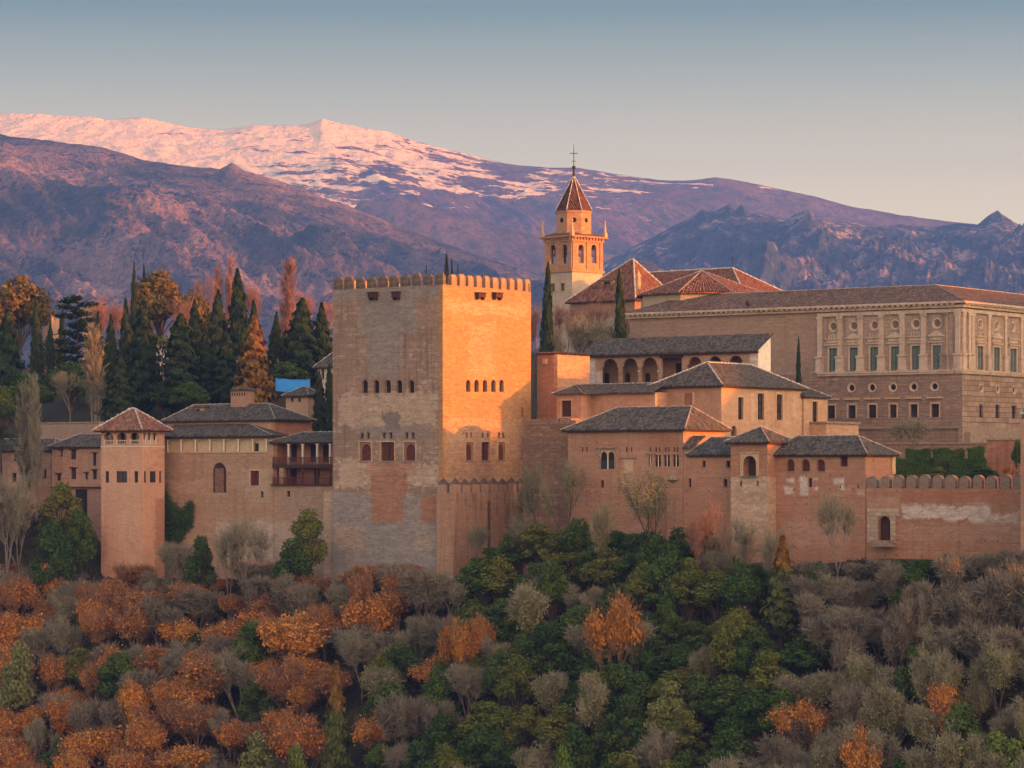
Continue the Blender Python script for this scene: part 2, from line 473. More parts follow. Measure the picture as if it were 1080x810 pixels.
def merlon_mesh(name, w_, t_, hb, hc, style, mat):
    mb = MB(); x, y = w_ / 2, t_ / 2
    if style == 'hip':                                   # block with a chamfered cap
        mb.box(-x, x, -y, y, -.1, hb)
        i = min(x, y) * .55
        lo = [(-x,-y,hb),(x,-y,hb),(x,y,hb),(-x,y,hb)]; hi = [(-x+i,-y+i,hb+hc),(x-i,-y+i,hb+hc),(x-i,y-i,hb+hc),(-x+i,y-i,hb+hc)]
        for k in range(4): mb.poly([lo[k], lo[(k+1)%4], hi[(k+1)%4], hi[k]])
        mb.poly(hi)
    elif style == 'point':                               # block with a pyramid
        mb.box(-x, x, -y, y, -.1, hb)
    else:                                                # block with a rounded head
        n = 8; pts = [(-x, -.1), (x, -.1)] + [(x * math.cos(math.pi*i/n), hb + hc * math.sin(math.pi*i/n)) for i in range(n+1)]
        k = len(pts); mb.v = [(a, -y, z) for a, z in pts] + [(a, y, z) for a, z in pts]
        mb.f = [tuple(range(k)), tuple(range(k, 2*k))[::-1]] + [(i, k+i, k+(i+1)%k, (i+1)%k) for i in range(k)]
    return mb.mesh(name, mat)

# ================================================================ the great square tower
def pL(b, p0, p1, q0, q1, c, amp=1.6, op=.9):
    h = b.hl(p0, p1, q0, q1); return ('x', *h[:4], c, amp, op)
def pR(b, p0, p1, q0, q1, c, amp=1.6, op=.9):
    h = b.hr(p0, p1, q0, q1); return ('y', *h[:4], c, amp, op)

def arch_frame(b, P, h, rev, mat, parent, inset=.18, depth=.14):
    a, c, z0, z1, _ = h
    mb = MB(); P2 = lambda s, z, d: P(s, z, d + rev - depth)
    wall(mb, P2, a + .01, c - .01, z0 + .01, z1 - .01, [(a + inset, c - inset, z0 + .06, z1 - inset * 1.6, 2)], depth - .024)
    return mb.build('arched_frame', mat, parent)

T = Bld('square_tower', 'massive crenellated square tower, left face grey and patched, right face glowing orange', 'tower', 467, 450, base=628)
TL, TR = -T.lx(351), T.ry(560)
ztop = T.z(300)
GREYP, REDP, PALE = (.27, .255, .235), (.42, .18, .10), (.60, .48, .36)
pt = [pL(T, 352, 467, 301, 316, GREYP, 2.2, .75), pL(T, 380, 440, 314, 352, GREYP, 4.0, .85), pL(T, 388, 424, 340, 400, (.29,.26,.235), 4.5, .8),
      pL(T, 440, 466, 318, 345, (.36,.25,.18), 3, .6),
      pL(T, 357, 462, 414, 450, PALE, 5.0, .55), pL(T, 404, 425, 433, 455, (.15,.145,.14), 6.0, .8), pL(T, 375, 455, 448, 462, (.27,.25,.235), 3.5, .7),
      pL(T, 355, 392, 484, 514, PALE, 4.0, .6), pL(T, 428, 462, 488, 512, PALE, 4.0, .6), pL(T, 391, 430, 496, 551, REDP, 2.6, .62), pL(T, 385, 440, 488, 500, (.45,.24,.15), 1.6, .7),
      pL(T, 440, 468, 522, 572, REDP, 3.0, .7), pL(T, 350, 392, 519, 556, (.30,.285,.27), 3.2, .85), pL(T, 424, 444, 522, 552, (.31,.29,.27), 2.4, .85),
      pL(T, 346, 466, 550, 612, (.30,.29,.275), 3.0, .9), pL(T, 352, 384, 552, 580, (.46,.34,.24), 4.4, .6), pL(T, 436, 462, 563, 580, (.46,.34,.24), 3.4, .55),
      pR(T, 464, 564, 285, 640, (.46, .245, .09), 2.0, .82), pR(T, 494, 522, 340, 400, (.50,.33,.20), 5.0, .5), pR(T, 470, 556, 318, 332, (.52,.36,.23), 3.5, .6), pR(T, 470, 556, 440, 520, (.50,.35,.24), 5.0, .5)]  # first entry paints the low sun's orange over the whole right face
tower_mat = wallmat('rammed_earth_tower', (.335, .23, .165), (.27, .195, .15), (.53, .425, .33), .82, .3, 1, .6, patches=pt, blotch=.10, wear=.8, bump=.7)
upL = [T.hl(p - 3.1, p + 3.1, 400.8, 414.4, 1) for p in (384.7, 396.7, 409, 421, 433.8)]
upR = [T.hr(p - 2.3, p + 2.3, 400.6, 413.3, 1) for p in (493.9, 502.6, 511.5, 520.4, 529)]
bigL = [T.hl(a, c, 466.3, 486, 0) for a, c in ((379.3, 391.3), (401.5, 415.8), (426.2, 438))]
bigR = [T.hr(a, c, 466.3, 485.6, 0) for a, c in ((491.5, 499.3), (507.8, 516.7), (525.5, 532.9))]
smL = [T.hl(p - 1.6, p + 1.6, 455.8, 462.4, 1) for p in (382, 388.4, 405, 412.2, 429, 435.6)]
smR = [T.hr(p - 1.05, p + 1.05, 456, 461.8, 1) for p in (492.4, 497, 508.9, 514.6, 526.4, 530.9)]
slit = [T.hr(550.2, 551.6, 461, 485), T.hr(550, 551.4, 430, 440)]
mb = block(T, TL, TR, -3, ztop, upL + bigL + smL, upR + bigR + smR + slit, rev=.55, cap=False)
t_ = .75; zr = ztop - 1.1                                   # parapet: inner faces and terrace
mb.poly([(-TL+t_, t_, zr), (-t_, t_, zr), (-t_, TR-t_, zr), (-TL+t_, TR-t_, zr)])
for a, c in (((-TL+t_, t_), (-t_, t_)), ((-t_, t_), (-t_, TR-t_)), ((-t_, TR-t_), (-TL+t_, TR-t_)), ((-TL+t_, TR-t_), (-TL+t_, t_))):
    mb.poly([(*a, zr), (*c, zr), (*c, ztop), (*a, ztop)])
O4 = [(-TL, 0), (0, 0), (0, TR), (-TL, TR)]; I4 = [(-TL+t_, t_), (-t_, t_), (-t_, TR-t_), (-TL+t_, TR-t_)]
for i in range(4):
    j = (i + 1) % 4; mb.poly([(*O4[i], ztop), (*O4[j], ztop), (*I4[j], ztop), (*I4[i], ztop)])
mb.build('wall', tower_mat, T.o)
merl_mat = wallmat('shaded_merlon_plaster', (.155, .12, .095), (.115, .098, .085), (.24, .185, .14), 0, 0, 3, .4, blotch=.5)  # darker copy of the merlon plaster, for the shaded face
hm = T.z(286.5) - ztop
nl, nr_ = 10, 11
ml = merlon_mesh('merlon_wide', TL / (nl - .3) * .67, t_ * .96, hm * .72, hm * .28, 'hip', merl_mat)
mr = merlon_mesh('merlon_narrow', TR / (nr_ - .3) * .64, t_ * .96, hm * .74, hm * .26, 'hip', wallmat('sunlit_merlon_plaster', (.34, .21, .135), (.28, .175, .115), (.42, .29, .19), 0, 0, 47, .4, blotch=.5))  # brighter copy of the merlon plaster, for the sunlit face
for i in range(nl):
    x = -TL + TL / (nl - .3) * (i + .35)
    link('merlon', ml, T.o, (x, t_ / 2, ztop)); link('merlon', ml, T.o, (x, TR - t_ / 2, ztop))
for i in range(1, nr_):
    y = TR / (nr_ - .3) * (i + .35)
    link('merlon', mr, T.o, (-t_ / 2, y, ztop), math.pi / 2)
    if i < nr_ - 1: link('merlon', mr, T.o, (-TL + t_ / 2, y, ztop), math.pi / 2)
for h in upL: pane(T, T.LP(), h, .55, M['void'], name='arched_window')
for h in upR: pane(T, T.RP(), h, .55, M['void'], name='arched_window')
for h in smL: pane(T, T.LP(), h, .35, M['wood_red'], name='small_window')
for h in smR: pane(T, T.RP(), h, .35, M['wood_red'], name='small_window')
for h, P in [(h, T.LP()) for h in bigL] + [(h, T.RP()) for h in bigR]:
    o = pane(T, P, h, .40, M['wood_red'], sill=M['trim_stone'], name='lattice_window')
    arch_frame(T, P, h, .40, plain('ochre_reveal', (.33, .18, .11), .9, .25), o) if h is not bigL[1] and h is not bigR[1] else None
    if h is bigL[1] or h is bigR[1]:
        m = MB(); a, c = h[0], h[1]
        m.pbox(P, (a+c)/2 - .12, (a+c)/2 + .12, h[2], h[3], .2, .37); m.build('mullion', M['wood_dark'], o)
    f = MB(); f.pbox(P, h[0] - .2, h[0] - .004, h[2], h[3] + .01, -.03, .02); f.pbox(P, h[1] + .004, h[1] + .2, h[2], h[3] + .01, -.03, .02)
    f.pbox(P, h[0] - .2, h[1] + .2, h[3] + .014, h[3] + .2, -.03, .02); f.build('surround', M['trim_ochre'], o)
for h in slit: pane(T, T.RP(), h, .3, M['void'], name='arrow_slit')
for i, (P, cc) in enumerate([(T.LP(), T.hl(391, 399, 309, 316)), (T.LP(), T.hl(416, 422.5, 308.5, 315.5)), (T.RP(), T.hr(501, 508.5, 309.5, 315.5)), (T.RP(), T.hr(519, 526.5, 309.5, 315.8))]):
    a, c, z0, z1, _ = cc; m = MB(); m.pbox(P, a, c, z0 + .25, z1, -.75, .01)
    m.pbox(P, a + .1, a + .3, z0 - .1, z0 + .24, -.6, .01); m.pbox(P, c - .3, c - .1, z0 - .1, z0 + .24, -.6, .01)
    m.pbox(P, a - .12, c + .12, z1 + .004, z1 + .14, -.9, .01); m.build('drain_box', M['wood_dark'], T.o)
m = MB(); bx0, bx1 = T.lx(339), -TL - .004; bz = T.z(519, -TL)
wall(m, T.LP(.5), bx0, bx1, -3, bz); wall(m, T.RP(bx1), .5, 4, -3, bz); wall(m, T.FP(bx0), .5, 4, -3, bz)
m.poly([(bx0, .5, bz), (bx1, .5, bz), (bx1, 4, bz + .6), (bx0, 4, bz + .6)])
m.build('buttress', wallmat('pale_buttress', (.50, .38, .27), (.42, .31, .22), (.55, .45, .34), .7, .3, 4), T.o)

# ---------------------------------------------------------------- wall with pointed merlons beside the tower
W1 = Bld('curtain_wall', 'ochre wall with pointed merlons and dark rain streaks right of the great tower', 'wall', 478, 447.5, base=625)
wR = W1.ry(612); wz = W1.z(519.5)
wall_mat1 = wallmat('streaked_ochre_plaster', (.43, .28, .185), (.36, .22, .14), (.50, .36, .25), 1.4, .18, 5, .55, blotch=.14,
    patches=[pR(W1, 513.8, 517.6, 528, 594, (.07, .055, .042), .3, .95), pR(W1, 533, 537, 530, 592, (.20, .15, .115), 1.2, .6), pL(W1, 467, 478, 515, 600, (.42, .22, .14), 1, .5)]
    + [pR(W1, 482.4 + 8.35 * i - .8, 482.4 + 8.35 * i + .8, 519, 530 + (i * 37 % 17), (.11, .08, .06), .5, .75) for i in range(14)])
m = block(W1, 3.2, wR, -3, wz, rev=.3); m.build('wall', wall_mat1, W1.o)
h1 = W1.z(503.2) - wz; nm = 14
mp = merlon_mesh('pointed_merlon', wR / nm * .76, .8, h1 * .55, h1 * .45, 'point', wallmat('pointed_merlon_plaster', (.42, .28, .19), (.34, .22, .15), None, 0, 0, 6, .4, blotch=.6))
x_, y_, hb_, hc_ = wR / nm * .40, .44, h1 * .55, h1 * .45
mc = MB(); lo = [(-x_, -y_, hb_ + .003), (x_, -y_, hb_ + .003), (x_, y_, hb_ + .003), (-x_, y_, hb_ + .003)]
for k in range(4): mc.poly([lo[k], lo[(k+1) % 4], (0, 0, hb_ + hc_)])
mc.poly(lo); mcap = mc.mesh('cap', plain('dark_cap_plaster', (.13, .10, .08), .95, .4, 3))
MB().box(-1.15, -.98, .3, wR, wz - .05, wz + h1 * .6).build('slot_shade_strip', plain('painted_slot_shade', (.085, .062, .05), .95, .4, 2), W1.o)  # added dark strip, painted shade for the slots between the merlons
for i in range(nm): link('cap', mcap, link('merlon', mp, W1.o, (-.42, wR / nm * (i + .45), wz), math.pi / 2))
link('cap', mcap, link('merlon', mp, W1.o, (-2.2, .42, wz)))

# ================================================================ red palace block with long hipped roof
C = Bld('palace_block', 'red earth palace block with long grey hipped roof and row of four twin windows', 'palace', 720.7, 426, base=640)
CL, CR = -C.lx(599), C.ry(764)
red_a, red_b = (.44, .245, .155), (.37, .205, .13)
tw = C.hl(633, 648, 475, 494.6); fours = [C.hl(a, c, 480, 492, 0) for a, c in ((684, 687.6), (690.6, 697), (700, 706.4), (709.4, 716))]
tiny = [C.hl(p - .8, p + .8, 471.5, 476.6, 1) for p in (686, 692, 695.6, 702.2, 705.4, 711.2, 714.6, 614.4, 619, 661, 666)]
sl = C.hl(633.6, 636.8, 506, 514, 1); niche = C.hl(685.4, 703.3, 502, 600, 1)
cm = wallmat('red_earth_wall', red_a, red_b, (.50, .33, .235), .9, .25, 7, .4, blotch=.13, wear=.6,
    patches=[pL(C, 681, 718, 452, 478, (.36, .17, .10), 1.5, .6), pL(C, 640, 690, 555, 585, (.48, .34, .26), 4, .5), pL(C, 600, 720, 540, 600, (.37, .20, .13), 4, .6), pL(C, 681.5, 718.5, 478, 494, (.40, .24, .16), .6, .7)])
block(C, CL, CR, -3, C.z(452), [tw] + fours + tiny + [sl, niche], rev=.35).build('wall', cm, C.o)
hip(C, -CL, 0, 0, CR, C.z(452), C.z(429, -CL*.4, CR/2), C.lx(651, CR/2) + CL, -C.lx(729.4, CR/2), 'x', .8, GREY_TILE, M['mortar'], cap_lines='all', r=.11)
o = pane(C, C.LP(), tw, .35, M['void'], name='twin_window')
P = C.LP(); a, c, z0, z1, _ = tw
m = MB(); m.tube(((a+c)/2, .16, z0), ((a+c)/2, .16, z1 - .9), .1, .09, 8); m.build('column', M['white_stone'], o)
m = MB(); P2 = lambda s, z, d: P(s, z, d + .06); mid = (a + c) / 2
wall(m, P2, a + .01, c - .01, z1 - 1.0, z1 - .01, [(a + .08, mid - .1, z1 - 1.0, z1 - .2, 1), (mid + .1, c - .08, z1 - 1.0, z1 - .2, 1)], .2, (0, 1)); m.build('arch_head', M['trim_ochre'], o)
m = MB()
for q0, q1 in ((a + .08, mid - .1), (mid + .1, c - .08)): m.pbox(P, q0, q1, z0 + .02, z0 + (z1 - z0) * .48, .18, .22)
m.build('shutter', M['iron'], o)
m = MB(); m.pbox(P, a - .9, c + .5, z1 + .3, z1 + .5, -.22, .01); m.pbox(P, a - .35, a - .004, z0, z1 + .29, -.05, .01); m.pbox(P, c + .004, c + .35, z0, z1 + .29, -.05, .01)
m.build('hood', M['trim_stone'], o)
for h in fours:
    o = pane(C, C.LP(), h, .35, M['void'], name='twin_window')
    m = MB(); mid = (h[0] + h[1]) / 2; m.tube((mid, .14, h[2]), (mid, .14, h[3]), .07, .07, 6); m.build('column', M['white_stone'], o)
    m = MB(); m.pbox(P, h[0] + .06, mid - .1, h[2] + (h[3]-h[2]) * .45, h[3] - .1, .24, .3); m.pbox(P, mid + .1, h[1] - .06, h[2] + (h[3]-h[2]) * .45, h[3] - .1, .24, .3)
    m.build('shutter', M['wood_red'], o)
for h in tiny: pane(C, C.LP(), h, .3, M['wood_dark'], name='small_window')
pane(C, C.LP(), sl, .35, M['void'], name='arrow_slit')
o = pane(C, C.LP(), niche, .34, wallmat('niche_wall', red_b, (.29, .15, .095), None, .9, .2, 8), name='blind_arch')
h = C.hl(658, 667.8, 484.5, 499); m = MB(); m.pbox(P, h[0], h[1], h[2], h[3], -.04, .01); m.build('blind_panel', M['trim_ochre'], C.o)
h = C.hl(654, 672, 482.2, 483.6); m = MB(); m.pbox(P, h[0], h[1], h[2], h[3], -.2, .01); m.build('string_course', M['trim_stone'], C.o)
h = C.hl(681, 718.6, 477.8, 479.4); m = MB(); m.pbox(P, h[0], h[1], h[2], h[3], -.08, .01); m.build('string_course', M['trim_stone'], C.o)
h = C.hl(704, 715.5, 497, 506); m = MB(); mid = (h[0]+h[1])/2; rr = (h[1]-h[0])/2
for i in range(6):
    t0, t1 = math.pi + math.pi*i/6, math.pi + math.pi*(i+1)/6
    p0, p1 = (mid + rr*math.cos(t0), rr*.7*math.sin(t0), h[2]), (mid + rr*math.cos(t1), rr*.7*math.sin(t1), h[2])
    q0, q1 = (mid + rr*.55*math.cos(t0), rr*.4*math.sin(t0), (h[2]+h[3])/2), (mid + rr*.55*math.cos(t1), rr*.4*math.sin(t1), (h[2]+h[3])/2)
    m.poly([p0, p1, q1, q0]); m.poly([q0, q1, (mid, 0, h[3])]); m.poly([p0, p1, (mid, 0, h[2] - .5)])
m.build('bracket_hood', M['trim_stone'], C.o)

# ---------------------------------------------------------------- low annex with slate-blue roof
D = Bld('annex', 'low red annex with blue-grey roof between the long-roofed block and small square turret', 'house', 771, C.plane_corner(771), base=640)
DL, DR = -D.lx(720.9) - .02, 6.0
dh = [D.hl(740.4, 744, 486, 492.6), D.hl(766, 770, 486, 492.6), D.hl(763, 767, 505.4, 513), D.hl(726, 729, 504.6, 514)]
block(D, DL, DR, -3, D.z(479), dh, rev=.4).build('wall', wallmat('red_earth_annex', red_a, (.37, .19, .12), (.45, .27, .18), .9, .16, 9, .2,
    patches=[pL(D, 736, 770, 503.5, 504.8, (.12, .08, .06), .5, .9)]), D.o)
for h in dh: pane(D, D.LP(), h, .4, M['void'], name='small_window', sill=M['trim_stone'])
hip(D, -DL + 1.2, 0, 0, DR, D.z(479), D.z(461, -3, DR / 2), D.lx(750, DR/2) + DL - 1.2, 0, 'x', .55, BLUE_TILE, M['mortar'], r=.1)
m = MB(); h0, h1_ = D.lx(720.9), D.lx(739)
za, zb_ = D.z(472.5, -DL, 0), D.z(459.5, -DL + 1.4, 2.4)
m.poly([(h0 + .05, -.5, za), (h0 + 1.5, -.5, za), (h0 + 2.4, 2.2, zb_), (h0 + .05, 2.2, zb_)]); m.poly([(h0 + .05, -.5, za - .15), (h0 + 1.5, -.5, za - .15), (h0 + 2.4, 2.2, zb_ - .15), (h0 + .05, 2.2, zb_ - .15)])
m.poly([(h0 + .05, -.5, za), (h0 + 1.5, -.5, za), (h0 + 1.5, -.5, za - .15), (h0 + .05, -.5, za - .15)]); m.poly([(h0 + 1.5, -.5, za), (h0 + 2.4, 2.2, zb_), (h0 + 2.4, 2.2, zb_ - .15), (h0 + 1.5, -.5, za - .15)])
m.build('lean_to_roof', GREY_TILE, D.o)
m = MB(); m.box(h0 + .05, h0 + 1.4, 0, 2.2, D.z(479) + .004, za - .16); m.build('lean_to_wall', cm, D.o)

# ---------------------------------------------------------------- small turret with one tall arch
E = Bld('turret', 'small square turret with pyramid roof, single tall arch and pale plastered lower half', 'tower', 809.4, C.plane_corner(809.4) - 2.6, base=640)
EL = -E.lx(770.7); ER = EL
eh = E.hl(784, 797.6, 480.7, 502, 1); es = E.hl(786.4, 788.4, 507.5, 512.5)
e2 = [E.hl(780.2, 782.4, 507, 513), E.hl(798, 800, 507.2, 512.6)]
em = wallmat('turret_wall', (.42, .22, .13), (.36, .18, .11), (.50, .33, .22), .9, .14, 10, .2, blotch=.3,
    patches=[pL(E, 766, 812, 502.5, 575, (.52, .395, .285), .6, .95), pR(E, 807, 822, 502.5, 575, (.50, .38, .27), .6, .95), pL(E, 770, 812, 515, 530, (.42, .30, .21), 4, .6), pL(E, 770, 812, 560, 640, (.42, .28, .19), 4, .7)])
block(E, EL, ER, -3, E.z(465.5), [eh] + e2, rev=1.4).build('wall', em, E.o)
o = pane(E, E.LP(), eh, 1.4, M['wood_dark'], name='arched_opening')
a, c, z0, z1, _ = eh
m = MB()
P2 = lambda s, z, d: E.LP()(s, z, d - .06)
wall(m, P2, a - .5, c + .5, z0, z1 + .5, [(a, c, z0, z1, 1)], .05, (0,)); m.build('arch_surround', M['trim_ochre'], o)
m = MB(); m.pbox(E.LP(), a - .2, c + .2, z0 - .16, z0 - .004, -.3, .1); m.build('sill', plain('green_sill', (.12, .20, .16), .7, .3), o)
for h in e2: pane(E, E.LP(), h, .3, M['void'], name='arrow_slit')
h = E.hl(770.7, 809.4, 478, 479.2); m = MB(); m.pbox(E.LP(), h[0] - .06, h[1] + .06, h[2], h[3], -.07, .02); m.pbox(E.RP(), -.07, ER, h[2], h[3], -.068, .02); m.build('string_course', M['trim_stone'], E.o)
hip(E, -EL, 0, 0, ER, E.z(465.5), E.z(449.5, -EL/2, ER/2), EL / 2, EL / 2, 'x', .75, GREY_TILE, M['mortar'], r=.11)

# ---------------------------------------------------------------- block with three arches and white plaster scars
Fb = Bld('arcaded_block', 'low red block with three arched windows, grey roof and flaking white plaster patches', 'house', 912.8, C.plane_corner(912.8), base=610)
FL, FR = -Fb.lx(812), Fb.ry(943)
WH = (.62, .57, .52)
fh = [Fb.hl(a, c, 484.3, 497, 1) for a, c in ((829.4, 837.8), (845, 854), (861.2, 870))]; fq = Fb.hl(886, 894, 480.7, 492)
fs = [Fb.hl(852.6, 856.3, 504.3, 513.7), Fb.hl(885, 887, 512, 515), Fb.hl(904, 906, 511.8, 514.4)]
fm_ = wallmat('scarred_red_wall', (.42, .23, .145), (.36, .19, .12), (.47, .31, .22), 1.0, .16, 11, .25, blotch=.16,
    patches=[pL(Fb, 829, 838, 503.5, 509.8, WH, .8, .95), pL(Fb, 826.5, 838, 512, 522, WH, 1.2, .95), pL(Fb, 844, 852.6, 503, 523, WH, 1.6, .9), pL(Fb, 857, 863, 504, 507, WH, .5, .9), pL(Fb, 858, 863, 513.5, 518, WH, .6, .9),
             pL(Fb, 878.5, 891, 503.5, 511.5, WH, .8, .95), pL(Fb, 884, 891, 510, 517, WH, .8, .9), pL(Fb, 878, 890, 520, 523.5, (.52, .42, .33), .8, .8), pL(Fb, 903, 912, 516, 523, (.55, .47, .39), 1.2, .8),
             pL(Fb, 826, 914, 523, 526, (.30, .17, .11), 1.0, .6), pL(Fb, 822, 900, 548, 575, (.47, .31, .23), 4.5, .55)])
block(Fb, FL, FR, -3, Fb.z(478.5), fh + [fq] + fs, rev=.5).build('wall', fm_, Fb.o)
for h in fh: pane(Fb, Fb.LP(), h, .5, M['wood_red'], name='arched_window', sill=M['trim_stone'])
pane(Fb, Fb.LP(), fq, .5, M['wood_red'], 2, 2, M['wood_dark'])
for h in fs: pane(Fb, Fb.LP(), h, .4, M['void'], name='arrow_slit')
hip(Fb, -FL, 0, 0, FR, Fb.z(478.5), Fb.z(459.5, -FL/2, FR/2), 2, -Fb.lx(905, FR/2), 'x', .7, GREY_TILE, M['mortar'], r=.11)
h = Fb.hl(909, 912.6, 474, 500); m = MB(); m.pbox(Fb.RP(), FR - .9, FR - .02, Fb.z(500), Fb.z(478.5), -.25, .01); m.build('pilaster', M['trim_ochre'], Fb.o)

# ---------------------------------------------------------------- battlemented wall with a door
G = Bld('battlemented_wall', 'red wall with round-headed merlons, broad white plaster scar and stone framed door', 'wall', 1079, C.plane_corner(1079), base=625)
GL = -G.lx(913.4); gz = G.z(515.5)
door = G.hl(926.2, 939.3, 544.6, 570, 1)
gm = wallmat('scarred_rampart', (.41, .225, .14), (.35, .175, .105), (.47, .32, .23), 1.1, .2, 12, .35, blotch=.12,
    patches=[pL(G, 950, 1045, 532, 549, (.60, .52, .45), 2.0, .9), pL(G, 1020, 1073, 541, 553, (.56, .47, .40), 2.2, .75), pL(G, 950, 1075, 512, 530, (.38, .16, .09), 4, .6), pL(G, 1020, 1046, 529.5, 533.5, (.48, .36, .28), .8, .7),
             pL(G, 914, 949, 524, 536, (.45, .30, .21), .6, .6), pL(G, 950, 1080, 552, 572, (.44, .28, .20), 3, .5)])
block(G, GL, 1.6, -4, gz, [door], rev=.7).build('wall', gm, G.o)
h2 = G.z(500.3) - gz
mg = merlon_mesh('round_merlon', GL / 11.8 * .72, .9, h2 * .62, h2 * .38, 'round', wallmat('round_merlon_plaster', (.26, .18, .135), (.19, .15, .125), (.36, .28, .21), 0, 0, 13, .5, blotch=.5))
for i in range(12): link('merlon', mg, G.o, (-GL + GL / 11.8 * (i + .42), .47, gz))
o = pane(G, G.LP(), door, .68, M['wood_door'], name='door')
m = MB(); P = G.LP(); a, c, z0, z1, _ = door; q = G.hl(914.8, 949, 535.5, 572)
m.pbox(P, q[0], a - .01, z0 - .3, z1 + .01, -.09, .02); m.pbox(P, c + .01, q[1] - .6, z0 - .3, z1 + .01, -.09, .02); m.pbox(P, q[0], q[1] - .05, z1 + .014, q[3], -.1, .02)
m.build('stone_surround', wallmat('door_stone', (.55, .44, .31), (.47, .36, .25), None, 0, 0, 14, .2, (1.1, .55, .8), blotch=.5), o)
m = MB()
for k in range(5): m.pbox(P, a + (c - a) * (k + .5) / 5 - .02, a + (c - a) * (k + .5) / 5 + .02, z0, z1 - .5, .6, .66)
m.build('planking', M['wood_dark'], o)
m = MB(); m.box(a - .4, c + .6, -1.2, 0, z0 - .35, z0 - .02); m.box(a + .2, c + 1.4, -2.0, -.8, z0 - .8, z0 - .36); m.build('doorstep', M['trim_stone'], o)

H = Bld('rampart_tower', 'plain ochre tower cut by the right edge of the view beside the battlemented wall', 'tower', 1140, 378, base=640)
HL = -H.lx(1076.4)
block(H, HL, 9, -4, H.z(441), [H.hl(1098, 1103, 470, 485, 1)], rev=.5).build('wall', wallmat('pale_rampart_tower', (.44, .27, .18), (.37, .22, .15), (.5, .37, .27), .85, .2, 15, .3), H.o)
pane(H, H.LP(), H.hl(1098, 1103, 470, 485, 1), .5, M['void'], name='arrow_slit')
mh = merlon_mesh('tower_merlon', 1.0, .7, .8, .4, 'hip', merl_mat)
for i in range(5): link('merlon', mh, H.o, (-HL + .6 + i * (HL - 1.2) / 4, .36, H.z(441)))
m = MB(); m.box(-HL + .1, -HL + .25, .1, .3, H.z(441), H.z(436)); m.box(-HL - .05, -HL + .45, -.1, .25, H.z(436), H.z(433.4)); o = m.build('floodlight', M['lamp'], None)
o.matrix_world = Matrix.LocRotScale(H.o.location, H.o.rotation_euler, None); tag(o, 'small pale floodlight on top of the tower at the right edge', 'lamp')

# ================================================================ upper palace with three tall windows
I = Bld('upper_palace', 'ochre upper palace with hipped roof, white ridge tiles and three tall narrow windows', 'palace', 760.8, 450, base=500)
IL, IR = -I.lx(689.6), I.ry(845.8)
ih = [I.hr(a, c, t_, q, 0) for a, c, t_, q in ((778.3, 783.8, 419, 442.6), (799, 805.8, 415, 442.6), (819, 825.3, 416, 443))]
ocu = I.hr(771, 777, 449, 459.8, 1); idoor = I.hl(722, 730.6, 414.5, 427)
im = wallmat('pink_ochre_plaster', (.50, .325, .21), (.44, .28, .18), (.55, .40, .28), 0, 0, 16, .3, blotch=.2,
    patches=[pL(I, 697, 703, 416, 427, (.60, .52, .45), .6, .9), pL(I, 690, 760, 405, 450, (.42, .235, .15), 1.2, .75), pR(I, 792, 796, 415, 445, (.58, .46, .34), .7, .7), pR(I, 836, 841, 410, 445, (.56, .44, .32), .8, .6)])
block(I, IL, IR, 0, I.z(405.8), [idoor], ih + [ocu], rev=.45).build('wall', im, I.o)
hip(I, -IL, 0, 0, IR, I.z(405.8), I.z(382, -IL / 2, I.ry(745.8, -IL/2)), I.ry(745.8, -IL/2), IR - I.ry(791, -IL/2), 'y', .75, GREY_TILE, M['mortar_white'], r=.17)
for h in ih: pane(I, I.RP(), h, .4, M['glass'], 2, 4, M['wood_dark'], .12, surround=M['trim_ochre'], sw=.3)
pane(I, I.RP(), ocu, .4, M['wood_dark'], name='oculus'); pane(I, I.LP(), idoor, .2, wallmat('blocked_door', (.33, .16, .11), (.29, .14, .10), None, 0, 0, 17), name='blocked_window')
h = I.hl(731.4, 733.2, 414, 427); m = MB(); m.pbox(I.LP(), *h[:4], -.35, .01); m.build('chase', M['trim_ochre'], I.o)
# smaller wing at its right end
y0, y1 = IR + .01, I.ry(870.8)
m = MB(); ah = I.hr(854.7, 860.2, 423.7, 447); ze = I.z(418, 0, (y0 + y1) / 2)
wall(m, I.RP(.35), y0, y1, 0, ze, [ah], .4); wall(m, I.LP(y0), -7, .35, 0, ze); wall(m, I.BP(y1), -7, .35, 0, ze)
m.build('side_wall', im, I.o); pane(I, I.RP(.35), ah, .36, M['glass'], 2, 3, M['wood_dark'], surround=M['trim_ochre'])
hip(I, -7, .35, y0, y1, ze, I.z(405, -3.5, y0 + 1), .0, 3.0, 'y', .5, GREY_TILE, M['mortar'], r=.11, name='side_roof')

LT = Bld('terrace_house', 'small flat-roofed ochre house with stone coping at the right foot of the upper palace', 'house', 871.5, 468, base=490)
block(LT, 5, LT.ry(905.5), -2, LT.z(446.5)).build('wall', im, LT.o)
q = LT.ry(905.5); m = MB(); m.box(-5.15, .3, -.3, q + .3, LT.z(446.5) + .004, LT.z(444.5)); m.build('coping', M['trim_stone'], LT.o)

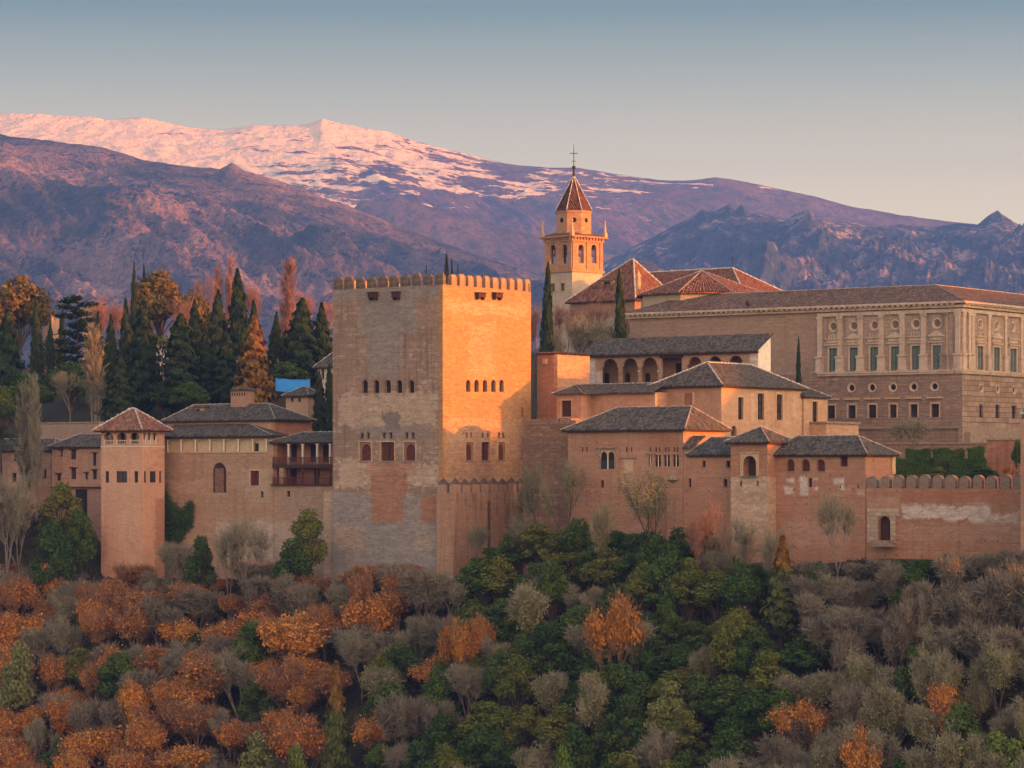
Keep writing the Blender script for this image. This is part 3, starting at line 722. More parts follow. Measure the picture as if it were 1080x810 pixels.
# ---------------------------------------------------------------- roofed range left of the upper palace
J = Bld('roofed_range', 'low pink range with grey tiled roof and one dark square window under the arcade', 'house', 613, 458, base=485)
jL, jR = -J.lx(587), 2.7; jw = J.hl(592.2, 602.6, 422.4, 439.5)
jr = J.lx(691, jR)
m = block(J, jL, 6.5, -2, J.z(414.6), [jw], rev=.4, cap=False)
wall(m, J.LP(jR), .01, jr, -2, J.z(414.6)); wall(m, J.RP(jr), jR, 6.5, -2, J.z(414.6))
m.build('wall', wallmat('pink_range_wall', (.47, .27, .17), (.42, .235, .145), (.52, .35, .24), 0, 0, 18, .25, blotch=.25), J.o)
pane(J, J.LP(), jw, .35, M['wood_dark'], 2, 2, M['wood_red'], surround=M['trim_ochre'], sw=.2)
zj = J.z(414.6); zt = J.z(404.5, 4, 6.5); ov = .6
m = MB(); A = (jr, 6.5, zt); B_ = (J.lx(607, 6.5), 6.5, zt)
e = [(-jL - ov, -ov, zj), (ov, -ov, zj), (ov + 1.5, jR - ov, zj + .02), (jr, jR - ov, zj + .02)]
m.poly([e[0], e[1], B_]); m.poly([e[1], e[2], B_]); m.poly([e[2], e[3], A, B_]); m.poly([e[0], (-jL - ov, 6.5, zj), B_])
for p, q in zip(e, e[1:]): m.poly([p, q, (*q[:2], q[2] - .16), (*p[:2], p[2] - .16)])
m.poly([(*p[:2], p[2] - .16) for p in e] + [(jr, 6.5, zj - .16), (-jL - ov, 6.5, zj - .16)])
ro = m.build('roof', GREY_TILE, J.o); caps([(e[1], B_), (e[0], B_), (B_, A)], M['mortar'], ro, .1)

# ---------------------------------------------------------------- tall flat-topped block with the glowing right face, rough masonry below
K = Bld('flat_topped_block', 'tall flat-topped block with dark red left face and glowing orange right face', 'tower', 588, 468, base=560)
kL, kR = -K.lx(566.5), K.ry(622)
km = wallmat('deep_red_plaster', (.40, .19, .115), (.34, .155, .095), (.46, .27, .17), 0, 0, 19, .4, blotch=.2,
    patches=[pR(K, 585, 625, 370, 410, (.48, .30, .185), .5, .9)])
block(K, kL, kR, 0, K.z(373.5), rev=.3).build('wall', km, K.o)
m = MB(); zk = K.z(373.5)
for i in range(int(kL / .45)): m.tube((-kL + .2 + i * .45, -.2, zk + .08), (-kL + .2 + i * .45, .9, zk + .3), .17, .17, 6, True)
for i in range(int(kR / .45)): m.tube((.2, .2 + i * .45, zk + .08), (-.9, .2 + i * .45, zk + .3), .17, .17, 6, True)
m.build('coping_tiles', BROWN_TILE, K.o)
m = MB(); h = K.hl(573.5, 577.5, 378.5, 384); m.pbox(K.LP(), h[0], h[1], h[2], h[3], -.4, .01); m.build('spout', M['trim_ochre'], K.o)
RU = Bld('ruined_wall', 'ruined wall of rough rubble courses between the great tower and the red palace block', 'wall', 604, 446, base=600)
block(RU, -RU.lx(552), 6, -2, RU.z(447)).build('masonry', wallmat('rubble_courses', (.36, .22, .145), (.25, .16, .115), (.52, .38, .27), .6, .5, 20, .4, (.62, .36, .4), blotch=.3, wear=.9, bump=1.0), RU.o)
m = MB(); rg = random.Random(3); q0 = RU.lx(552)
for i in range(26):
    x = q0 + (-q0) * (i + .5) / 26; wd = rg.uniform(.3, .7); m.box(x - wd, x + wd, rg.uniform(.02, .4), 3 + rg.random(), RU.z(447) - .2, RU.z(447) + rg.uniform(-.1, .9))
m.build('broken_crest', wallmat('rubble_crest', (.38, .25, .17), (.30, .2, .14), None, 0, 0, 21, .3, (.5, .3, .7)), RU.o)

# ---------------------------------------------------------------- long arcade with shed roof
Lg = Bld('arcade', 'long open arcade on slim white columns under a grey shed roof', 'arcade', 799.5, 470, base=500)
LL, LR = -Lg.lx(616.5), Lg.ry(812.8)
holes, nob = [], []
zsp = Lg.z(391, -LL * .5)
for i, (a, c) in enumerate(((635.3, 651), (656.6, 672), (676.8, 693), (725.6, 739.8), (747, 761), (768.3, 783.4))):
    tp = 378.4 - i * .65
    h = Lg.hl(a, c, tp, 392, 1); z0 = Lg.z(412, h[0]); r_ = (h[1] - h[0]) / 2; zs = h[3] - r_ * .98
    holes += [(h[0], h[1], zs, h[3], 1), (h[0] - .22, h[1] + .22, z0, zs, 0)]; nob += [len(holes) - 2]
h = Lg.hl(697.5, 719, 375.5, 412, 0); holes.append(h)
lm = wallmat('arcade_plaster', (.40, .275, .195), (.35, .235, .165), (.46, .34, .25), 0, 0, 22, .2, blotch=.3, patches=[pL(Lg, 616, 628.6, 374, 420, (.66, .60, .55), .3, .95), pL(Lg, 628, 634.6, 391, 420, (.66, .60, .55), .2, .95), pL(Lg, 790.6, 800, 370, 400, (.66, .60, .55), .2, .95)])
ze = Lg.z(368.5)
m = MB(); wall(m, Lg.LP(), -LL, 0, 0, ze, holes, .45, nob)
m.poly([(-LL, 0, 0), (-LL, 0, ze), (-LL, LR, ze + 2.6), (-LL, LR, 0)]); m.build('wall', lm, Lg.o)
m = MB(); m.poly([(0, 0, 0), (0, LR, 0), (0, LR, Lg.z(352, 0, LR)), (0, 0, ze)]); m.build('gable_wall', M['white'], Lg.o)
m = MB(); m.poly([(-LL, 3.2, 0), (-.05, 3.2, 0), (-.05, 3.2, ze + 1), (-LL, 3.2, ze + 1)])
zfl = Lg.z(404, -LL * .6)
m.poly([(-LL, .45, zfl), (-.05, .45, zfl), (-.05, 3.2, zfl), (-LL, 3.2, zfl)]); m.build('inner_wall', wallmat('arcade_inner_wall', (.34, .22, .15), (.29, .185, .125), None, 0, 0, 23), Lg.o)
for p in (640, 662, 683):
    m = MB(); q = Lg.hl(p - 2.4, p + 2.4, 393, 406, 1, 3.1); m.face_prism([(q[0] + (q[1]-q[0]) * (.5 - .5 * math.cos(math.pi*k/6)), q[3] - .5 + .5 * math.sin(math.pi*k/6)) for k in range(7)] + [(q[1], q[2]), (q[0], q[2])], Lg.LP(3.1), 0, .09); m.build('inner_door', M['void'], Lg.o)
m = MB(); q = Lg.hl(713, 719.5, 383, 404, 1, 3.1); m.pbox(Lg.LP(3.1), *q[:4], 0, .09); m.build('inner_door', M['void'], Lg.o)
for p in (654, 674.5, 695.3, 722.4, 743.5, 764.6):
    x = Lg.lx(p, .2); m = MB(); m.tube((x, .22, zfl), (x, .22, Lg.z(392.6, x)), .13, .12, 8); m.box(x - .24, x + .24, .0, .44, Lg.z(392.4, x), Lg.z(390.4, x)); m.build('column', M['white_stone'], Lg.o)
m = MB(); ov = .7; zt = Lg.z(351.5, -1, LR)
q = [(-LL - .5, -ov, ze - .1), (.35, -ov, ze - .1), (.35, LR + .3, zt), (-LL - .5, LR + .3, zt)]
m.poly(q); m.poly([(x, y, z - .2) for x, y, z in q])
for i in range(4): j = (i + 1) % 4; p, r = q[i], q[j]; m.poly([p, r, (*r[:2], r[2] - .2), (*p[:2], p[2] - .2)])
ro = m.build('roof', GREY_TILE, Lg.o); m = MB(); m.box(-LL - .3, .2, -ov + .15, -.02, ze - .55, ze - .31); m.build('eave', M['wood_dark'], ro)
m = MB(); h = Lg.hl(697.5, 719, 374.5, 377.5); m.pbox(Lg.LP(), h[0] - .3, h[1] + .3, h[2], h[3], -.12, .02); m.build('lintel', M['wood_dark'], Lg.o)

# ================================================================ Renaissance palace on the hill
Pc = Bld('stone_palace', 'great Renaissance stone palace with pilasters, round windows and tall green shuttered windows', 'palace', 1014, 485, a=35.5, base=500)
pLn, pRn = -Pc.lx(664), 46.0
zc = Pc.z(391.5); ze = Pc.z(319); zbp = Pc.z(449.5)
zof = zc                                             # left face levels are constant along the wall
ups = [(874.6, 883), (896.3, 904.8), (918, 926.4), (939.8, 948.4), (961.9, 970.4), (984, 992.6)]
hu = [Pc.hl(a, c, 368, 390.5) for a, c in ups]
zw0, zw1 = Pc.z(389, -4), Pc.z(364.5, -4)
hu = [(h[0], h[1], zw0, zw1, 0) for h in hu]
zo = Pc.z(341, -4)
ho = [((h[0] + h[1]) / 2, zo) for h in hu]
hl_ = [Pc.hl(a, c, 427, 440) for a, c in ((873.2, 881), (895, 902.8), (916.7, 924.5), (939, 946), (960.6, 968), (982.6, 990.7))]
zl0, zl1 = Pc.z(440, -4), Pc.z(426, -4)
hl_ = [(h[0], h[1], zl0, zl1, 0) for h in hl_]
ol = [Pc.lx(p) for p in (898.4, 920.2, 942.2, 964, 986)]
rups = [Pc.hr(a, c, 364, 389) for a, c in ((1030.7, 1036.8), (1047.8, 1054.2), (1065, 1071.8))]
rups = [(h[0], h[1], zw0, zw1, 0) for h in rups]; stp = (rups[2][0] - rups[0][0]) / 2
rups += [(rups[2][0] + stp * k, rups[2][1] + stp * k, zw0, zw1, 0) for k in (1, 2, 3)]
rlow = [(h[0] + .5, h[1] - .3, zl0, zl1, 0) for h in rups]
def octo(P, s, z, r, rev):                            # square hole that a round frame closes
    return (s - r, s + r, z - r, z + r, 0)
st_a, st_b = (.42, .32, .245), (.34, .26, .20)
pil_mat = wallmat('pilaster_stone', (.56, .44, .335), (.47, .365, .275), (.60, .50, .40), 0, 0, 27, .5, blotch=.3)
pal_mat = wallmat('palace_ashlar', st_a, st_b, (.47, .37, .285), 0, 0, 24, .6, (1.5, .62, .5), blotch=.16, wear=.5,
    patches=[pL(Pc, 664, 862, 330, 391, (.35, .235, .155), 3.0, .6)])
low_mat = wallmat('palace_lower_stone', (.37, .255, .185), (.29, .205, .15), (.46, .36, .28), .6, .25, 25, .45, (1.2, .5, .5), blotch=.16, bump=.7)
rus_mat = wallmat('rusticated_stone', (.50, .37, .27), (.42, .31, .225), None, 0, 0, 26, .4, (2.0, .85, 1.0), blotch=.2, bump=1.4)
orad, orl = .72, .62
m = MB()
wall(m, Pc.LP(), -pLn, 0, zc, ze, hu + [octo(0, s, z, orad, 0) for s, z in ho], .3)
wall(m, Pc.RP(), 0, pRn, zc, ze, rups + [octo(0, (h[0]+h[1])/2, zo, orad, 0) for h in rups], .3)
m.poly([(-pLn,0,0), (-pLn,0,ze), (-pLn,pRn,ze), (-pLn,pRn,0)]); m.build('upper_wall', pal_mat, Pc.o)
m = MB(); xl = Pc.lx(664); zlo = Pc.z(408, -8)
wall(m, Pc.LP(-.12), -pLn, .1, 0, zc - .004, hl_ + [octo(0, s, zlo, orl, 0) for s in ol], .5); m.build('lower_wall', low_mat, Pc.o)
m = MB(); zlr = Pc.z(408.5)
wall(m, Pc.RP(.16), -.12, pRn, zbp, zc - .004, rlow + [octo(0, (h[0]+h[1])/2, zlr, orl, 0) for h in rlow], .5); m.build('rusticated_wall', rus_mat, Pc.o)
m = MB(); m.box(-.4, .4, -.35, pRn, 0, zbp - .004); m.box(.4, 1.3, .5, pRn, 0, zbp - 1.0); m.build('plinth', M['trim_stone'], Pc.o)
m = MB(); m.box(Pc.lx(888), -.41, -.5, -.13, zbp - .35, zbp); m.build('plinth', M['trim_stone'], Pc.o)
M['shutter_frame'] = plain('dark_green_frame', (.07, .10, .09), .7, .25)
M['round_pane'] = plain('round_window_panel', (.19, .13, .09), .8, .3)
def roundel(P, s, z, r, rev, pm, off=0.0):
    n = 16
    ring = MB()
    for k in range(n):                                # square hole closed down to a circle, then a splayed ring
        t0, t1 = 2*math.pi*k/n, 2*math.pi*(k+1)/n
        def sq(t):
            c_, s_ = math.cos(t), math.sin(t); q = r / max(abs(c_), abs(s_)); return (s + q*c_*1.002, z + q*s_*1.002)
        def ci(t, q): return (s + q*math.cos(t), z + q*math.sin(t))
        ring.poly([P(*sq(t0), -.02), P(*sq(t1), -.02), P(*ci(t1, r*.95), -.02), P(*ci(t0, r*.95), -.02)])
        ring.poly([P(*ci(t0, r*.95), -.02), P(*ci(t1, r*.95), -.02), P(*ci(t1, r*.74), rev*.85), P(*ci(t0, r*.74), rev*.85)])
        ring.poly([P(*ci(t0, r*1.28), -.09), P(*ci(t1, r*1.28), -.09), P(*ci(t1, r*1.0), -.09), P(*ci(t0, r*1.0), -.09)])
        ring.poly([P(*ci(t0, r*1.28), -.09), P(*ci(t1, r*1.28), -.09), P(*ci(t1, r*1.28), 0), P(*ci(t0, r*1.28), 0)])
        ring.poly([P(*ci(t0, r), -.09), P(*ci(t1, r), -.09), P(*ci(t1, r), -.02), P(*ci(t0, r), -.02)])
    g = MB(); g.face_prism([ci(2*math.pi*k/n, r*.76) for k in range(n)], P, rev*.84, rev*.86 + .05); o_ = g.build('round_window', pm, Pc.o)
    ring.build('frame', pil_mat, o_)
for s, z in ho: roundel(Pc.LP(), s, z, orad, .25, M['round_pane'])
for h in rups: roundel(Pc.RP(), (h[0]+h[1])/2, zo, orad, .25, M['round_pane'])
for s in ol: roundel(Pc.LP(-.12), s, zlo, orl, .22, M['void'])
for h in rlow: roundel(Pc.RP(.16), (h[0]+h[1])/2, zlr, orl, .22, M['void'])
def palace_window(P, h, pediment, sh):
    o = pane(Pc, P, (h[0], h[1], h[2], h[3], 0), .28, sh, 2, 3, M['shutter_frame'], .06, name='tall_window')
    a, c, z0, z1, _ = h; m = MB()
    m.pbox(P, a - .28, a - .01, z0, z1 + .05, -.1, .02); m.pbox(P, c + .01, c + .28, z0, z1 + .05, -.1, .02)
    m.pbox(P, a - .35, c + .35, z1 + .054, z1 + .5, -.14, .02); m.pbox(P, a - .7, c + .7, z1 + .504, z1 + .72, -.42, .02)
    m.pbox(P, a - .5, c + .5, z1 + .95, z1 + 1.5, -.1, .02); m.pbox(P, a - .75, c + .75, z1 + 1.504, z1 + 1.68, -.35, .02)
    if pediment: m.face_prism([(a - .75, z1 + 1.684), (c + .75, z1 + 1.684), ((a+c)/2, z1 + 2.45)], P, -.34, .02)
    else:
        for k in range(4): m.pbox(P, a + (c-a)*k/3 - .1, a + (c-a)*k/3 + .1, z1 + 1.684, z1 + 2.2, -.2, .02)
    m.build('pediment', pil_mat, o)
for i, h in enumerate(hu): palace_window(Pc.LP(), h, i % 2 == 1, M['shutter'])
for i, h in enumerate(rups): palace_window(Pc.RP(), h, i % 2 == 1, M['glass_pale'])
for h in hl_:
    o = pane(Pc, Pc.LP(-.12), h, .45, M['glass'], 2, 2, M['wood_dark'], .1); a, c, z0, z1, _ = h; P = Pc.LP(-.12); m = MB()
    m.pbox(P, a - .25, a - .01, z0, z1 + .01, -.06, .02); m.pbox(P, c + .01, c + .25, z0, z1 + .01, -.06, .02); m.pbox(P, a - .8, c + .8, z1 + .9, z1 + 1.15, -.3, .02); m.pbox(P, a - .25, c + .25, z1 + .014, z1 + .3, -.06, .02)
    m.build('surround', M['trim_ochre'], o)
for h in rlow: pane(Pc, Pc.RP(.16), h, .45, M['void'], 0, 0, M['wood_dark'], .1)
# pilasters on pedestals
pil = [Pc.lx(p) for p in (865, 886, 908, 930, 952, 974.4, 996.7)]
zped, zcap = Pc.z(373, -4), Pc.z(329.5, -2)
def pilaster(P, s, wd=.42):
    m = MB(); m.pbox(P, s - wd*1.6, s + wd*1.6, zc + .55, zped - .3, -.42, .01); m.pbox(P, s - wd*1.9, s + wd*1.9, zc + .3, zc + .546, -.55, .01); m.pbox(P, s - wd*1.9, s + wd*1.9, zped - .296, zped, -.55, .01)
    m.pbox(P, s - wd, s + wd, zped + .004, zcap - .5, -.28, .01); m.pbox(P, s - wd*1.35, s + wd*1.35, zcap - .496, zcap, -.36, .01); m.build('pilaster', pil_mat, Pc.o)
for s in pil + [-3.0, -.6]: pilaster(Pc.LP(), s)
cr = [(rups[i][1] + rups[i+1][0]) / 2 for i in range(len(rups) - 1)]
for s in [.6, 2.6, rups[0][0] - (cr[0] - rups[0][1])] + cr: pilaster(Pc.RP(), s)
x0 = Pc.lx(863)
m = MB()
m.box(x0, .56, -.58, -.01, zc + .0, zc + .28); m.box(.01, .6, -.578, pRn, zc + .003, zc + .277); m.box(x0, .42, -.42, -.01, zc - .35, zc - .003); m.box(.165, .43, -.418, pRn, zc - .347, zc - .005)
m.build('string_cornice', pil_mat, Pc.o)
m = MB(); xe = -pLn
m.box(x0, .32, -.34, -.01, zcap + .004, zcap + .55); m.box(.004, .34, -.338, pRn, zcap + .006, zcap + .547)
m.box(xe - .5, .55, -.55, -.003, ze - .75, ze - .35); m.box(.006, .56, -.548, pRn, ze - .747, ze - .353)
m.box(xe - .8, 1.1, -1.1, .01, ze - .1, ze + .25); m.box(.012, 1.12, -1.098, pRn, ze - .097, ze + .247); m.build('cornice', pil_mat, Pc.o)
m = MB()
n = int((pLn + .5) / 1.0)
for i in range(n): m.box(xe + i * 1.0, xe + i * 1.0 + .55, -.98, -.552, ze - .346, ze - .104)
m.build('modillion_row', pil_mat, Pc.o); m = MB()
for i in range(int(pRn)): m.box(.564, 1.0, i * 1.0 - .2, i * 1.0 + .35, ze - .346, ze - .104)
m.build('modillion_row', pil_mat, Pc.o)
# roof: two wings round the court
Dp = 9.5
zrf = Pc.z(300.5, -Dp, Dp); ex = 1.0; zq = ze + .26
m = MB(); a0 = (xe - .8, -ex, zq); a1 = (ex, -ex, zq); a2 = (ex, pRn, zq); i0 = (xe + 6, Dp, zrf); i1 = (-Dp, Dp, zrf); i2 = (-Dp, pRn, zrf)
m.poly([a0, a1, i1, i0]); m.poly([a1, a2, i2, i1]); m.poly([a0, i0, (xe - .8, 2*Dp, zq)])
m.poly([i0, i1, (-2*Dp, 2*Dp, zq), (xe - .8, 2*Dp, zq)]); m.poly([i1, i2, (-2*Dp, pRn, zq), (-2*Dp, 2*Dp, zq)])
ro = m.build('roof', PALACE_TILE, Pc.o); caps([(a1, i1), (i1, i0), (i1, i2)], M['mortar'], ro, .12)
m = MB(); b_ = Pc.lx(789.5, -.5); m.tube((b_, -.6, zq), (b_, -.6, zq + .5), .2, .15, 8)
for k in range(8):
    t0, t1 = -math.pi/2 + math.pi*k/8, -math.pi/2 + math.pi*(k+1)/8; m.tube((b_, -.6, zq + .95 + .5*math.sin(t0)), (b_, -.6, zq + .95 + .5*math.sin(t1)), .5*math.cos(t0) + .01, .5*math.cos(t1) + .01, 10)
m.build('stone_ball', M['iron'], Pc.o)

# ---------------------------------------------------------------- octagonal chapel roof
No = empty('octagonal_chapel', at(740, 330, 534)); tag(No, 'octagonal chapel drum under a striped brown pyramid roof behind the stone palace', 'chapel')
sc_ = 534 / F; ap = 66 * sc_; rad = ap / math.cos(math.pi / 8); z_e = (330 - 312) * sc_; z_a = (330 - 285.5) * sc_
oc = [(rad * math.cos(math.pi/8 + math.pi/4*k), rad * math.sin(math.pi/8 + math.pi/4*k)) for k in range(8)]
m = MB()
for k in range(8):
    p, q = oc[k], oc[(k+1) % 8]; m.poly([(p[0]*.95, p[1]*.95, -8), (q[0]*.95, q[1]*.95, -8), (q[0]*.95, q[1]*.95, z_e), (p[0]*.95, p[1]*.95, z_e)])
m.build('drum', wallmat('chapel_drum', (.50, .40, .29), (.44, .34, .24), None, 0, 0, 28, .3), No)
m = MB()
for k in range(8):
    p, q = oc[k], oc[(k+1) % 8]; m.poly([(p[0]*1.03, p[1]*1.03, z_e), (q[0]*1.03, q[1]*1.03, z_e), (0, 0, z_a)])
    m.poly([(p[0]*1.03, p[1]*1.03, z_e), (q[0]*1.03, q[1]*1.03, z_e), (q[0]*1.03, q[1]*1.03, z_e - .25), (p[0]*1.03, p[1]*1.03, z_e - .25)])
    m.poly([(p[0]*1.03, p[1]*1.03, z_e - .25), (q[0]*1.03, q[1]*1.03, z_e - .25), (q[0]*.9, q[1]*.9, z_e - .25), (p[0]*.9, p[1]*.9, z_e - .25)])
ro = m.build('roof', BROWN_TILE, No); caps([((p[0]*1.03, p[1]*1.03, z_e), (0, 0, z_a)) for p in oc], M['mortar'], ro, .13)
m = MB(); k_ = 6; p, q = oc[5], oc[6]                     # raised tile rolls on the facet that faces the valley
for i in range(1, 15):
    f_ = i / 15; bx, by = p[0]*(1-f_) + q[0]*f_, p[1]*(1-f_) + q[1]*f_; tt = min(f_, 1-f_) * 2
    m.tube((bx*1.03, by*1.03, z_e + .06), (bx*1.03*(1-tt*.97), by*1.03*(1-tt*.97), z_e + (z_a - z_e)*tt*.97 + .06), .14, .1, 5)
m.build('tile_rolls', RED_TILE, ro)
m = MB(); m.tube((-11.4, -2, z_e + 1.0), (-11.4, -2, z_e + 3.4), .5, .35, 8); m.tube((-11.4, -2, z_e + 3.4), (-11.4, -2, z_e + 4.2), .5, .1, 8); m.build('finial', M['trim_ochre'], No)

# ---------------------------------------------------------------- church: transept, nave, dormer
Ch = Bld('church', 'brick church with big brown hipped roofs and dotted white ridges behind the palace', 'church', 669.5, 580, a=40, base=380)
cL, cR = -Ch.lx(601.5), 13.0
ch_mat = wallmat('church_brick', (.40, .24, .16), (.34, .20, .135), (.48, .36, .27), .8, .15, 29, .3, (.9, .4, .3), patches=[pL(Ch, 600, 670, 335, 380, (.36, .31, .27), 3, .9)])
chh = [Ch.hl(p - 3, p + 3, 344, 366, 1) for p in (612, 628, 643, 658)]
block(Ch, cL, cR, -4, Ch.z(316.5), chh, rev=.5).build('wall', ch_mat, Ch.o)
for h in chh: pane(Ch, Ch.LP(), h, .5, M['glass'], 2, 3, M['wood_dark'], name='church_window')
za = Ch.z(273.5, -cL*.3, cR/2); hl0 = cL + Ch.lx(655.8, cR / 2)
hip(Ch, -cL, 0, 0, cR, Ch.z(315.5), za, cL * .62, cL * .33, 'x', .9, BROWN_TILE, M['mortar_white'], r=.2, name='transept_roof')
dx = Ch.lx(641, 2.4); dz = Ch.z(305.5, dx, 2); dw = 1.55
m = MB(); m.box(dx - dw, dx + dw, 2.2, 6.5, dz - .5, dz + 1.9); o = m.build('dormer', M['trim_ochre'], Ch.o)
m = MB(); m.box(dx - .75, dx + .75, 2.12, 2.195, dz + .1, dz + 1.6); m.build('window', M['void'], o)
m = MB(); m.poly([(dx - dw - .4, 1.7, dz + 1.95), (dx + dw + .4, 1.7, dz + 1.95), (dx + dw + .4, 7.5, dz + 2.9), (dx - dw - .4, 7.5, dz + 2.9)]); m.poly([(dx - dw - .4, 1.7, dz + 1.95), (dx + dw + .4, 1.7, dz + 1.95), (dx + dw + .4, 1.7, dz + 1.8), (dx - dw - .4, 1.7, dz + 1.8)])
m.poly([(dx - dw - .4, 1.7, dz + 1.8), (dx + dw + .4, 1.7, dz + 1.8), (dx + dw + .4, 7.5, dz + 2.75), (dx - dw - .4, 7.5, dz + 2.75)]); m.build('dormer_roof', RED_TILE, o)
y2 = 10.0; nx1 = Ch.lx(785, y2); nx0 = Ch.lx(640, y2); nR = 17.0; zn = Ch.z(312, nx1, y2); znr = Ch.z(282.5, Ch.lx(772.5, y2 + nR/2), y2 + nR/2)
m = MB(); m.box(nx0, nx1, y2, y2 + nR, -4, zn); m.build('nave_wall', ch_mat, Ch.o)
hip(Ch, nx0, nx1, y2, y2 + nR, zn, znr, 4, nx1 - Ch.lx(772.5, y2 + nR/2), 'x', .9, BROWN_TILE, M['mortar_white'], r=.2, name='nave_roof', seed=4)
m = MB(); q = Ch.lx(772.5, y2 + nR/2); m.tube((q, y2 + nR/2, znr), (q, y2 + nR/2, znr + 2.6), .07, .05, 5); m.tube((q - .5, y2 + nR/2, znr + 1.8), (q + .5, y2 + nR/2, znr + 1.8), .05, .05, 5); m.build('roof_cross', M['iron'], Ch.o)

# ---------------------------------------------------------------- belfry
Bf = Bld('bell_tower', 'square church bell tower with octagonal drum, dark pointed spire and iron cross', 'bell tower', 603.5, 604, a=46, base=385)
bL, bR = -Bf.lx(574.8), Bf.ry(635.5)
bf_mat = wallmat('belfry_brick', (.47, .265, .145), (.41, .22, .12), (.53, .37, .25), 0, 0, 31, .25, (.8, .35, .2), blotch=.3)
bf_low = wallmat('belfry_lower_plaster', (.54, .44, .34), (.46, .36, .27), None, 0, 0, 32, .3, blotch=.3)
z1, z2 = Bf.z(285), Bf.z(254)
low = [Bf.hl(581.6, 585.2, 299, 307), Bf.hl(591.4, 595.6, 298.6, 306.8)]
block(Bf, bL, bR, -4, z1, low, cap=False).build('shaft', bf_low, Bf.o)
for h in low: pane(Bf, Bf.LP(), h, .3, M['glass'], 0, 0, None, surround=M['trim_ochre'], sill=M['trim_ochre'])
opL = [Bf.hl(a, c, 258, 278, 1) for a, c in ((580, 585.8), (592.5, 598.2))]; opR = [Bf.hr(a, c, 258, 277.6, 1) for a, c in ((610, 615.8), (623.6, 629.2))]
m = MB(); wall(m, Bf.LP(), -bL, 0, z1, z2, opL, .6); wall(m, Bf.RP(), 0, bR, z1, z2, opR, .6); wall(m, Bf.FP(-bL), 0, bR, z1, z2, opR, .6); wall(m, Bf.BP(bR), -bL, 0, z1, z2, opL, .6)
m.poly([(-bL, 0, z1 + .02), (0, 0, z1 + .02), (0, bR, z1 + .02), (-bL, bR, z1 + .02)]); m.build('bell_stage', bf_mat, Bf.o)
def bell(x, y, zt):
    m = MB(); pr = [(0.0, .12), (.12, .3), (.45, .36), (.85, .44), (1.1, .62), (1.25, .66)]
    for (d0, r0), (d1, r1) in zip(pr, pr[1:]): m.tube((x, y, zt - d0), (x, y, zt - d1), r0, r1, 12)
    o = m.build('bell', M['bronze'], Bf.o); y_ = MB(); y_.box(x - .9, x + .9, y - .12, y + .12, zt + .004, zt + .7) if abs(y) < 1.5 else y_.box(x - .12, x + .12, y - .9, y + .9, zt + .004, zt + .7)
    y_.build('yoke', M['wood_dark'], o)
for h in opL: bell((h[0] + h[1]) / 2, .9, h[3] - 1.1)
for h in opR: bell(-.9, (h[0] + h[1]) / 2, h[3] - 1.1)
P = Bf.LP(); Q = Bf.RP()
for s in (-bL + .45, -bL / 2, -.45): m = MB(); m.pbox(P, s - .4, s + .4, z1 + .3, z2 - .02, -.18, .01); m.build('pilaster', bf_mat, Bf.o)
for s in (.45, bR / 2, bR - .45): m = MB(); m.pbox(Q, s - .4, s + .4, z1 + .3, z2 - .02, -.18, .01); m.build('pilaster', bf_mat, Bf.o)
m = MB(); m.box(-bL - .3, .3, -.3, bR + .3, z1 - .25, z1 + .3); m.build('string_course', bf_mat, Bf.o)
m = MB(); m.box(-bL - .3, .3, -.3, bR + .3, z2, z2 + .35); m.box(-bL - .85, .85, -.85, bR + .85, z2 + .85, z2 + 1.15); m.box(-bL - .2, .2, -.2, bR + .2, z2 + .354, z2 + .846)
for i in range(10):
    f_ = (i + .5) / 10; m.box(-bL * f_ - .2, -bL * f_ + .2, -.55, -.204, z2 + .36, z2 + .84); m.box(.204, .55, bR * f_ - .2, bR * f_ + .2, z2 + .36, z2 + .84)
m.build('cornice', bf_mat, Bf.o)
mx, my = -bL / 2, bR / 2; zd0, zd1 = z2 + 1.15, Bf.z(223.5, mx, my); dr = 19.6 * Bf.wy(mx, my) / F
m = MB(); q = [(-bL - .8, -.8), (.8, -.8), (.8, bR + .8), (-bL - .8, bR + .8)]
for i in range(4): p, r = q[i], q[(i+1) % 4]; m.poly([(*p, zd0 + .004), (*r, zd0 + .004), (mx, my, zd0 + 2.0)])
m.build('skirt_roof', BROWN_TILE, Bf.o)
an = [math.pi/8 + math.pi/4*k + (R_(46) - math.pi/4) for k in range(8)]
og = [(mx + dr * math.cos(t), my + dr * math.sin(t)) for t in an]
m = MB(); m.prism(og, zd0 + .3, zd1); m.build('drum', bf_mat, Bf.o)
m = MB(); m.prism([(mx + dr*1.04*math.cos(t), my + dr*1.04*math.sin(t)) for t in an], zd1 - .35, zd1 + .1); m.build('drum_cornice', bf_mat, Bf.o)
for k in range(8):
    t = (an[k] + an[(k+1) % 8]) / 2 if k < 7 else an[7] + math.pi/8
    c_, s_ = math.cos(t), math.sin(t); rr = dr * math.cos(math.pi/8); m = MB()
    m.tube((mx + c_*(rr - .1), my + s_*(rr - .1), (zd0 + zd1)/2 + .7), (mx + c_*(rr + .02), my + s_*(rr + .02), (zd0 + zd1)/2 + .7), .5, .5, 14, True); o = m.build('round_window', M['void'], Bf.o)
zs_, zp = zd1 + .1, Bf.z(184.5, mx, my); sr = dr * 1.07
spire_mat = tilemat('dark_glazed_tiles', (.07, .03, .022), (.09, .042, .03), (.10, .07, .05), 6)
m = MB(); sg = [(mx + sr*math.cos(t), my + sr*math.sin(t)) for t in an]
for k in range(8): p, q = sg[k], sg[(k+1) % 8]; m.poly([(*p, zs_), (*q, zs_), (mx, my, zp)])
